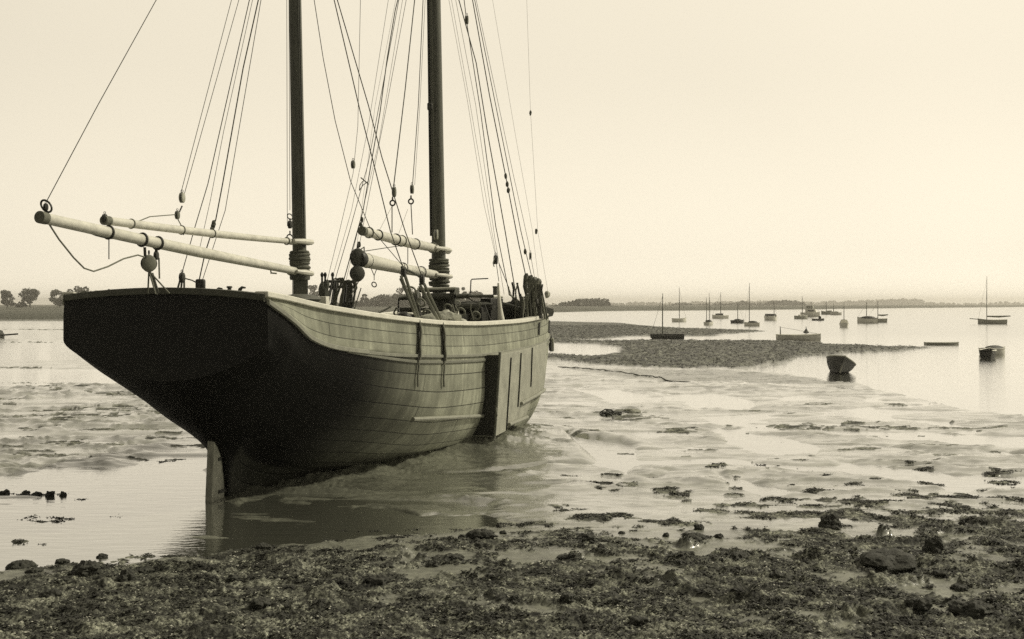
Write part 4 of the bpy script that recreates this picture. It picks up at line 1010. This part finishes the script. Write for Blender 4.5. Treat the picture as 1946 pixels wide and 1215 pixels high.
boat('sailing_dinghy', 1268, 644, 'low dark sailing dinghy with bare mast aground on the shingle at the channel', 'dinghy', 2.9, 1.0, .2, R_(172), M_BD, opened=True, roll=R_(-6), masts=((.4, msz(560, 643)),), z=.12)
boat('punt', 1790, 655.5, 'low grey flat punt nearly awash off the point of the shingle spit', 'punt', 2.4, 1.0, .13, R_(-4), M_BG, deck=M_BG, z=.02)
boat('yacht', 1885, 616, 'grey yacht with bowsprit and lowered sail along the boom, moored alone at far right', 'yacht', 4.1, 1.6, .62, R_(176), M_BG, deck=M_BW, masts=((.75, msz(525, 616)),), boom=(.74, -2.7, 1.15), sprit=1.2, gun=M_BW)
boat('yacht', 1429, 620, 'white yacht with dark cabin cover and the tallest mast of the moored fleet', 'yacht', 2.05, 1.0, .42, R_(165), M_BW, deck=M_BD, cover=(-.1, .7, .28), masts=((.35, msz(538, 620)),))
boat('yacht', 1291, 612, 'small white yacht with a dark deck, leftmost of the boats afloat in the harbour', 'yacht', 2.4, 1.1, .55, R_(10), M_BW, deck=M_BD, masts=((0, msz(546, 612)),))
boat('yacht', 1347, 618, 'small two masted white yacht seen end on, dark cabin between its masts', 'yacht', 1.9, 1.25, .4, R_(60), M_BW, cabin=(0, .8, .8, .35, M_BD), masts=((.2, msz(557, 618)), (-.9, msz(566, 618))))
boat('motor_launch', 1368, 605.5, 'white launch with a rounded dark cabin behind the two masted yacht', 'launch', 3.6, 1.5, .6, R_(200), M_BW, cabin=(.2, 1.1, 1.5, .5, M_BD), masts=((-.2, msz(556, 605)),))
boat('sailing_boat', 1402, 614.5, 'little dark boat with a humped cover and bare mast left of the tallest masted yacht', 'boat', 2.1, 1.1, .42, R_(15), M_BD, cover=(0, .7, .25), masts=((0, msz(575, 614)),))
boat('motor_launch', 1465, 609, 'white launch under a square dark awning right of the tallest masted yacht', 'launch', 2.2, 1.5, .75, R_(5), M_BW, cabin=(0, 1.3, 1.9, .5, M_BD), masts=((.6, msz(575, 609)),))
boat('yacht', 1523, 606.5, 'small grey sloop moored just left of the distant white motor cruiser', 'yacht', 2.9, 1.2, .6, R_(20), M_BG, masts=((.2, msz(563, 606)),), cabin=(0, .8, 1.1, .3, M_BW))
cr = boat('motor_cruiser', 1540, 602, 'distant white motor cruiser with stepped wheelhouse, bulkiest of the far craft', 'cruiser', 4.4, 2.2, .9, R_(-25), M_BW, cabin=(.2, 1.7, 2.6, 1.0, M_BW), masts=((.2, 3.6),))
mb = MB(); mb.box((-.1, 0, 2.25), (1.5, 1.2, .7)); mb.build('wheelhouse', M_BG, cr, world=False, bevel=.05)
boat('rowing_boat', 1555, 609.5, 'tiny dark rowing boat with an upright lump amidships below the motor cruiser', 'boat', 2.2, .9, .3, R_(4), M_BD, cabin=(.3, .4, .45, .55, M_BD))
boat('yacht', 1575, 598, 'faint grey ketch with two masts in the farthest row of moorings', 'yacht', 4.2, 1.9, .8, R_(170), M_BG, masts=((.7, msz(572, 598)), (-1.3, msz(577, 598))), cabin=(0, 1, 1.6, .4, M_BG))
boat('motor_launch', 1589, 599, 'faint pale launch right beside the two masted grey ketch far out', 'launch', 3.0, 1.3, .6, R_(0), M_BWD, cabin=(0, 1, 1.2, .4, M_BG))
boat('yacht', 1604, 622, 'white cabin yacht seen end on with short mast, moored in mid water', 'yacht', 2.6, 1.2, .5, R_(75), M_BW, cabin=(0, .95, 1.2, .5, M_BW), cover=(0, .3, .5), masts=((.3, msz(575, 622)),))
boat('yacht', 1648, 614.5, 'black topped white yacht, nearer of the overlapping pair in mid harbour', 'yacht', 3.0, 1.4, .75, R_(172), M_BW, deck=M_BD, cover=(-.1, 1.2, .35), masts=((.1, msz(574, 614)),), gun=M_BD)
boat('yacht', 1666, 613, 'grey yacht overlapped at its bow by the black topped white yacht', 'yacht', 3.2, 1.3, .6, R_(185), M_BG, deck=M_BW, masts=((-.2, msz(572, 613)),), boom=(-.2, -1.9, 1.2), gun=M_BW, sprit=.9)
r = empty('mooring_buoy', gr(1532, 632.5), 0, 'black cone shaped buoy standing beyond the long pale open boat', 'buoy')
mb = MB(); mb.lathe((0, 0, -.1), [(.28, 0), (.30, .15), (.22, .25), (.06, .5), (.02, .62)], n=16); mb.build('float', M_BD, r, world=False)
mb = MB(); mb.ring((0, 0, .58), (0, 1, 0), .05, .015); mb.build('ring', M_BM, r, world=False)
r = empty('boat_wreck', at(-14, 636, 95), 0, 'dark stump of an old boat at the far left edge', 'wreck'); r.location.z = 0
mb = MB(); mb.blob((0, 0, .3), (.9, 1.2, .45), 21, n=14, m=8, amp=.3); mb.build('hull_remains', M_BD, r, world=False); mb = MB(); mb.tube([(.5, 0, .3), (2.1, .2, .42)], .07, 8); mb.build('timber', M_BD, r, world=False)

# ------------------------------------------------------------------ ground tackle on the mud
def gz(x, y): return float(ground_fields(np.array([float(x)]), np.array([float(y)]))[0][0])
def lying(pix, r, m_, name, label, cat, lift=.6):
    pts = []
    for (a, b) in pix:
        p = gr(a, b); pts.append(p)
    fine = []
    for i in range(len(pts)-1):
        for t in np.linspace(0, 1, 8, endpoint=False): fine.append(pts[i]+(pts[i+1]-pts[i])*t)
    fine.append(pts[-1])
    fine = [Vector((p.x, p.y, max(0, gz(p.x, p.y))+r*lift)) for p in fine]
    mb = MB(); mb.tube(fine, r, 6); o = mb.build(name, m_, None); return tag(o, label, cat)
lying([(1060, 699), (1130, 705), (1180, 711), (1240, 719), (1275, 725), (1312, 727)], .020, M_TAR, 'mooring_chain', 'long thin dark chain snaking over bright mud below the shingle bank', 'chain')
r = empty('mooring_anchor', gr(1163, 790)+Vector((0, 0, -.03)), 0, 'rusty anchor and heaped chain half sunk in the mud right of the ketch', 'anchor'); r.scale = (.8, .8, .7)
mb = MB(); pts = [(-.42, 0, .02), (-.38, .02, .18), (-.22, .03, .28), (-.02, 0, .26), (.12, -.03, .12), (.2, 0, .0)]; mb.tube(pts, .024, 8); mb.build('arm', M_DARK, r, world=False)
mb = MB(); mb.tube([(-.2, 0, .24), (.15, .3, .16), (.6, .6, .12), (1.0, .8, .1)], .022, 8); mb.build('shank', M_DARK, r, world=False)
mb = MB()
for i in range(14): mb.ring((-.1+random.uniform(-.3, .35), random.uniform(-.25, .3), .06+random.uniform(0, .1)), (random.uniform(-1, 1), random.uniform(-1, 1), 1), .07, .022, 10, 5)
mb.build('chain', M_DARK, r, world=False)
mb = MB(); mb.blob((0, 0, 0), (.22, .18, .10), 5, n=18, m=10, amp=.3); o = mb.build('mud_clod', mat('grey_mud_clod', .26, .6, .3, 6, .5), None, world=False); o.location = r.location+Vector((.62, .6, .05)); tag(o, 'pale clod of mud beside the half sunk anchor', 'clod')

# ------------------------------------------------------------------ weed and stones on the foreshore
M_WEED = mat('bladder_weed', .035, .6, .8, 9, spec=.3); M_STONE = mat('weedy_stone', .04, .75, .5, 14, .8, 40)
rs = np.random.RandomState(5)
def weed_scatter(num, ymin, ymax, size, name, m_, seed, thr=.45, cl=-9, xr=.50, shg=False):
    rs = np.random.RandomState(seed); py = HZ+CAMH*F_PX/np.sqrt(rs.uniform(ymin**2, ymax**2, num*4)); Y = CAMH*F_PX/(py-HZ); X = rs.uniform(-xr, xr, num*4)*Y
    h, w, _l, _ = ground_fields(X, Y); cn = fbm(X/.55, Y/.38, 201, 4, .6); ok = ((w > thr) & (h > -.02) & (cn > cl+rs.normal(0, .12, len(X)))) if not shg else ((_ > .6) & (h > .03)); X, Y, h = X[ok][:num], Y[ok][:num], h[ok][:num]; k = len(X)
    # each tuft: five small bent leaves
    V = []; nl = 5
    base = np.stack([X, Y, h], 1)
    allv = np.zeros((k, nl, 4, 3)); 
    for j in range(nl):
        a = rs.uniform(0, 2*np.pi, k); e = rs.uniform(-.15, .38, k); ln = size*rs.uniform(.6, 1.7, k); wd = ln*rs.uniform(.25, .5, k)
        d = np.stack([np.cos(a)*np.cos(e), np.sin(a)*np.cos(e), np.sin(e)], 1); s = np.stack([-np.sin(a), np.cos(a), rs.uniform(-.6, .6, k)], 1)
        c = base+rs.normal(0, size*.7, (k, 3))*np.array([1.3, 1, .2])
        allv[:, j, 0] = c; allv[:, j, 1] = c+d*ln[:, None]*.5+s*wd[:, None]; allv[:, j, 2] = c+d*ln[:, None]; allv[:, j, 3] = c+d*ln[:, None]*.5-s*wd[:, None]
    co = allv.reshape(-1, 3).astype(np.float32); q = np.arange(len(co), dtype=np.int32)
    me = bpy.data.meshes.new(name); me.vertices.add(len(co)); me.vertices.foreach_set('co', co.ravel()); me.loops.add(len(q)); me.loops.foreach_set('vertex_index', q)
    me.polygons.add(len(q)//4); me.polygons.foreach_set('loop_start', np.arange(0, len(q), 4, dtype=np.int32)); me.update(calc_edges=True)
    me.materials.append(m_); o = bpy.data.objects.new(name, me); C.objects.link(o); return o
tag(weed_scatter(52000, 9.2, 21, .024, 'seaweed', M_WEED, 1, cl=.02), 'dark seaweed covering the foreshore in the foreground', 'seaweed', kind='stuff')
tag(weed_scatter(2600, 9.2, 16, .017, 'shell_litter', mat('broken_shell', .42, .6, .4, 3), 2, .3), 'pale broken shells and pebbles strewn among the dark seaweed', 'shells', kind='stuff')
tag(weed_scatter(30000, 50, 150, .055, 'shingle_stones', mat('dark_shingle', .03, .8, .7, 3), 3, shg=True), 'dark shingle and weed covering the long spit beyond the ketch', 'shingle', kind='stuff')
tag(weed_scatter(9000, 50, 150, .045, 'shingle_stones', mat('pale_shingle', .25, .8, .4, 3), 4, shg=True), 'pale pebbles among the dark shingle of the long spit', 'shingle', kind='stuff')
named = [
 (1690, 1085, .36, .13, 'broad dark weed mound above the lower right of the foreshore'),
 (1775, 1058, .12, .13, 'dark squarish weed covered stone right of and behind the broad weed mound'),
 (1578, 1006, .17, .13, 'steep dark weedy rock at the top edge of the seaweed, right of centre'),
 (1320, 1030, .15, .06, 'flat topped dark rock with a smaller stone perched behind it'),
 (1328, 1013, .07, .07, 'small upright stone perched behind the flat topped rock'),
 (1120, 1036, .12, .09, 'round weedy rock left of the flat topped rock, by a mud gap'),
 (915, 1026, .20, .09, 'peaked weed heap nearest the mud in front of the bow'),
 (1405, 1068, .15, .07, 'oval dark stone left of the broad weed mound'),
 (165, 1098, .16, .10, 'dark weed heap near the water at the lower left'),
 (40, 1082, .16, .08, 'ragged weed clump at the left edge beside the bright water'),
 (240, 1110, .10, .08, 'black stone right of the lower left weed heap'),
 (720, 1118, .14, .07, 'domed dark weedy stone below the middle of the hull'),
 (1160, 1150, .13, .08, 'black lumpy stone in the lower foreground below the bow of the ketch'),
 (1850, 1180, .22, .10, 'long dark weedy ledge in the bottom right corner'),
 (495, 1165, .10, .05, 'pale topped flat stone at the bottom left of centre'),
]
def stone(px, py, w, h, label, seed, group=None, sh=None):
    p = gr(px, py); p.z = max(0, gz(p.x, p.y)); mb = MB(); mb.blob((0, 0, 0), (w, w*.8, h), seed, n=44, m=26, amp=.04)
    from mathutils import noise as NZ
    nv = []
    for q in mb.v:
        q = Vector(q); e = Vector((seed*3.1, 0, 0)); k = 1+.38*NZ.fractal(q*(1.6/w)+e, 1.0, 2.0, 2)+.16*NZ.fractal(q*(7/max(w, .12))+e, 1.0, 2.0, 3); nv.append(tuple(q*k))
    mb.v = nv
    o = mb.build('weedy_stone', M_STONE, None, world=False); o.location = (p.x, p.y, p.z+h*.10); o.rotation_euler = (0, 0, seed*1.3)
    return tag(o, label, 'stone', group)
for i, (a, b_, w_, h_, lb) in enumerate(named): stone(a, b_, w_, h_, lb, 30+i)
rr_ = random.Random(12); protos = []
for i in range(46):
    a = rr_.uniform(20, 1930); b_ = rr_.uniform(1040, 1210) if i % 3 else rr_.uniform(995, 1060); a = a if b_ > 1045 else rr_.uniform(850, 1930)
    if i < 6: o = stone(a, b_, rr_.uniform(.05, .09), rr_.uniform(.03, .055), 'small dark stone among the seaweed, no bigger than a fist', 60+i, 'small stones among the seaweed'); protos.append(o)
    else:
        o = protos[i % 6].copy(); C.objects.link(o); p = gr(a, b_); o.location = (p.x, p.y, max(0, gz(p.x, p.y))+.01); s = rr_.uniform(.7, 1.3); o.scale = (s, s, s*rr_.uniform(.7, 1.2)); o.rotation_euler = (0, 0, rr_.uniform(0, 6))
for (a, b_) in ((10, 938), (50, 939), (70, 942), (95, 943), (120, 942)):
    stone(a, b_, .07, .05, 'small dark stone in the row standing in the bright water left of the rudder', int(a), 'row of stones in the pool')

# ------------------------------------------------------------------ trees
M_LEAF = mat('summer_leaves', .085, .7, .45, .6); M_BARK = mat('tree_bark', .07, .8, .3, 3)
def leaf_cloud(centres, num, size, seed, flat=.75):
    rs = np.random.RandomState(seed); vs = []; w = np.array([c[3]**2 for c in centres]); w /= w.sum()
    pick = rs.choice(len(centres), num, p=w); C_ = np.array([c[:3] for c in centres])[pick]; R = np.array([c[3] for c in centres])[pick]
    d = rs.normal(size=(num, 3)); d /= np.linalg.norm(d, axis=1)[:, None]; rad = R*rs.uniform(.35, 1.0, num)**.45*(1+rs.normal(0, .07, num))
    c = C_+d*rad[:, None]*np.array([1, 1, flat]); a = rs.normal(size=(num, 3)); a /= np.linalg.norm(a, axis=1)[:, None]
    b = np.cross(a, rs.normal(size=(num, 3))); b /= np.linalg.norm(b, axis=1)[:, None]; s = size*rs.uniform(.5, 1.4, num)[:, None]
    co = np.stack([c-a*s, c-b*s*.7, c+a*s, c+b*s*.7], 1).reshape(-1, 3)
    mb = MB(); mb.v = [tuple(x) for x in co]; mb.f = [tuple(range(i*4, i*4+4)) for i in range(num)]; return mb
def make_tree(h, w, seed, label, trunk_h=.3, num=2200, group=None, lobes=15, size=.35):
    rnd = random.Random(seed); r = empty('oak_tree', (0, 0, 0), 0, label, 'tree', group)
    cs = []
    for i in range(lobes):
        a = 2*math.pi*i/lobes+rnd.uniform(-.3, .3); q = rnd.uniform(.25, .8) if i else 0; zz = h*(trunk_h+(1-trunk_h)*(rnd.uniform(.15, .95)-.28*q)) if i else h*.84
        cs.append((math.cos(a)*w*.5*q*1.15, math.sin(a)*w*.5*q*1.15, zz, w*.5*rnd.uniform(.22, .40)))
    mb = MB(); mb.tube([(0, 0, -.5), (0, 0, h*trunk_h*.6), (w*.02, 0, h*trunk_h*1.2), (w*.01, 0, h*.7)], [h*.05, h*.036, h*.03, h*.01], 8)
    for c in cs: mb.tube([(0, 0, h*trunk_h*rnd.uniform(.7, 1.1)), (c[0]*.5, c[1]*.5, (h*trunk_h+c[2])*.5), c[:3]], [h*.02, h*.012, h*.005], 5)
    mb.build('trunk', M_BARK, r, world=False)
    leaf_cloud(cs, num, size, seed).build('crown', M_LEAF, r, world=False, smooth=False)
    return r
def place(r, px, pyb, Y):
    p = at(px, pyb, Y); r.location = (p.x, p.y, p.z)
def hpx(n_, Y): return n_/F_PX*Y
Yt = 560
for (px, top, base, w_, sd, th, lb) in (
    (14, 552, 586, 26, 1, .20, 'round crowned tree at the far left end of the field row'),
    (57, 547, 586, 32, 2, .24, 'tall narrow tree with an uneven crown, second in the field row'),
    (42, 574, 589, 16, 3, .02, 'low round bush between the first two trees of the field row'),
    (113, 551, 586, 33, 4, .18, 'broad tree in the field row touching its taller neighbour by the stern'),
    (148, 542, 585, 34, 5, .18, 'tallest tree of the field row, just left of the ketch\'s stern rail')):
    t = make_tree(hpx(base-top, Yt), hpx(w_*1.3, Yt), sd, lb, th, 1800 if sd != 3 else 700, size=.42); place(t, px, base, Yt)
for (px, top, base, w_, sd, lb, Y) in (
    (598, 538, 590, 34, 6, 'distant tree seen just right of the mizzen mast', 600),
    (694, 556, 592, 26, 7, 'small airy tree seen beyond the port shrouds of the main mast', 620),
    (776, 541, 592, 46, 8, 'broad topped tree seen behind the starboard mizzen lanyards', 600),
    (880, 541, 590, 26, 9, 'tree peeping above the winch just right of the main mast', 600),
    (905, 550, 590, 34, 10, 'low domed tree seen under the bent crank of the winch', 620),
    (1012, 566, 590, 30, 11, 'low tree seen behind the bow lanyards', 640)):
    t = make_tree(hpx(base-top, Y), hpx(w_, Y), sd, lb, .2, 1500, size=.45); place(t, px, base, Y)
# continuous woods along the shores: each reads as one mass
def wood(profile, base, Y, name, label, seed, num, size, depth=30, v=None):
    rs = random.Random(seed); cs = []
    x0, x1 = profile[0][0], profile[-1][0]; k = int((x1-x0)/5)
    for i in range(k+1):
        px = x0+(x1-x0)*i/k; top = float(np.interp(px, [p[0] for p in profile], [p[1] for p in profile]))+rs.uniform(-1.0, 2.2); hh = hpx(base-top, Y)
        rr = min(hh*.55, hpx(9, Y))*rs.uniform(.8, 1.15); Yd = Y+rs.uniform(0, depth); q = at(px+rs.uniform(-2, 2), base, Yd)
        zz = q.z+hh-rr*.75
        cs.append((q.x, q.y, zz, rr))
        while zz > q.z+rr*.6: zz -= rr*.9; cs.append((q.x+rs.uniform(-1, 1)*rr*.5, q.y-rs.uniform(0, 1)*rr, zz, rr*1.15))
    o = leaf_cloud(cs, num, size, seed, .8).build(name, v or M_LEAF, None, smooth=False); return tag(o, label, 'wood', kind='stuff')
wood([(585, 580), (640, 575), (672, 572), (700, 570), (715, 562), (735, 559), (765, 557), (800, 562), (840, 566), (900, 566), (935, 572), (985, 576)], 592, 640, 'far_wood', 'dark wood on the far shore seen behind the masts and winch', 1, 16000, .8)
wood([(1055, 579), (1068, 575), (1090, 572), (1098, 566), (1125, 568), (1130, 571), (1138, 568), (1150, 568), (1158, 577)], 590, 760, 'far_wood', 'clump of dark trees on the far shore right of the bow', 2, 6000, .9)
wood([(1195, 583), (1260, 580), (1290, 576.5), (1330, 579), (1390, 577), (1410, 573), (1425, 577), (1450, 578), (1462, 573), (1480, 571), (1500, 571), (1520, 574), (1535, 579)], 588, 1250, 'far_wood', 'low hazy line of trees behind the moored boats', 3, 12000, 1.6, 60)
wood([(1040, 577), (1160, 576), (1195, 574), (1250, 575), (1330, 574), (1420, 572), (1540, 574), (1660, 571), (1690, 568.5), (1745, 569), (1760, 574), (1850, 577), (1905, 574), (1960, 577), (2300, 577)], 581, 2900, 'hazy_ridge', 'very faint wooded ridge along the horizon', 4, 16000, 3.2, 200)
wood([(-500, 577), (-300, 575), (-150, 577), (-60, 578)], 585, 900, 'far_wood', 'trees beyond the left edge', 5, 2500, 1.2)

# things lying on the ketch's deck stand on their own
_lab = {'canvas_heap': ['long fold of grey canvas heaped along the starboard rail of the ketch', 'thickest fold of the canvas heap between the mizzen lanyards', 'grey canvas fold at the inboard side of the heap by the winch', 'pale bundle of cloth at the forward end of the canvas heap', 'small pale cloth bundle aft of the dark round fender'],
        'heaped_net': ['dark net heaped on the casing forward of the winch', 'dark net piled on deck abaft the bow shrouds', 'foremost heap of dark net under the bow shrouds'],
        'dark_fender': ['round dark fender lying on the deck by the starboard rail'], 'spare_spar': ['brown spare spar lying on the foredeck over the nets'],
        'coiled_line': ['small coil of dark line on the stern deck by the starboard quarter'],
        'rope_coil': ['round rope coil hung among the gear around the winch']*9}
_cat = {'canvas_heap': 'canvas', 'heaped_net': 'net', 'dark_fender': 'fender', 'spare_spar': 'spar', 'coiled_line': 'rope', 'rope_coil': 'rope'}
_n = {}
for o in list(ship.children):
    k_ = o.name.split('.')[0]
    if k_ in _lab:
        i = _n.get(k_, 0); _n[k_] = i+1; o.parent = None; o.location = R0
        tag(o, _lab[k_][i], _cat[k_], 'rope coils around the winch' if k_ == 'rope_coil' else None)

# ------------------------------------------------------------------ haze
HAZE = 1
if HAZE:
    mb = MB(); mb.box((0, 1880, 9), (12600, 4100, 24)); ob = mb.build('haze', None or bpy.data.materials.new('haze_air'), None, smooth=False)
    hm = ob.data.materials[0]; hm.use_nodes = True; hn = hm.node_tree.nodes; hn.clear(); o_ = hn.new('ShaderNodeOutputMaterial'); pv = hn.new('ShaderNodeVolumePrincipled')
    pv.inputs['Color'].default_value = (1.0, .97, .90, 1); pv.inputs['Density'].default_value = .0004; pv.inputs['Anisotropy'].default_value = .8
    hm.node_tree.links.new(pv.outputs[0], o_.inputs['Volume']); tag(ob, 'pale haze over the harbour', 'haze', kind='stuff')
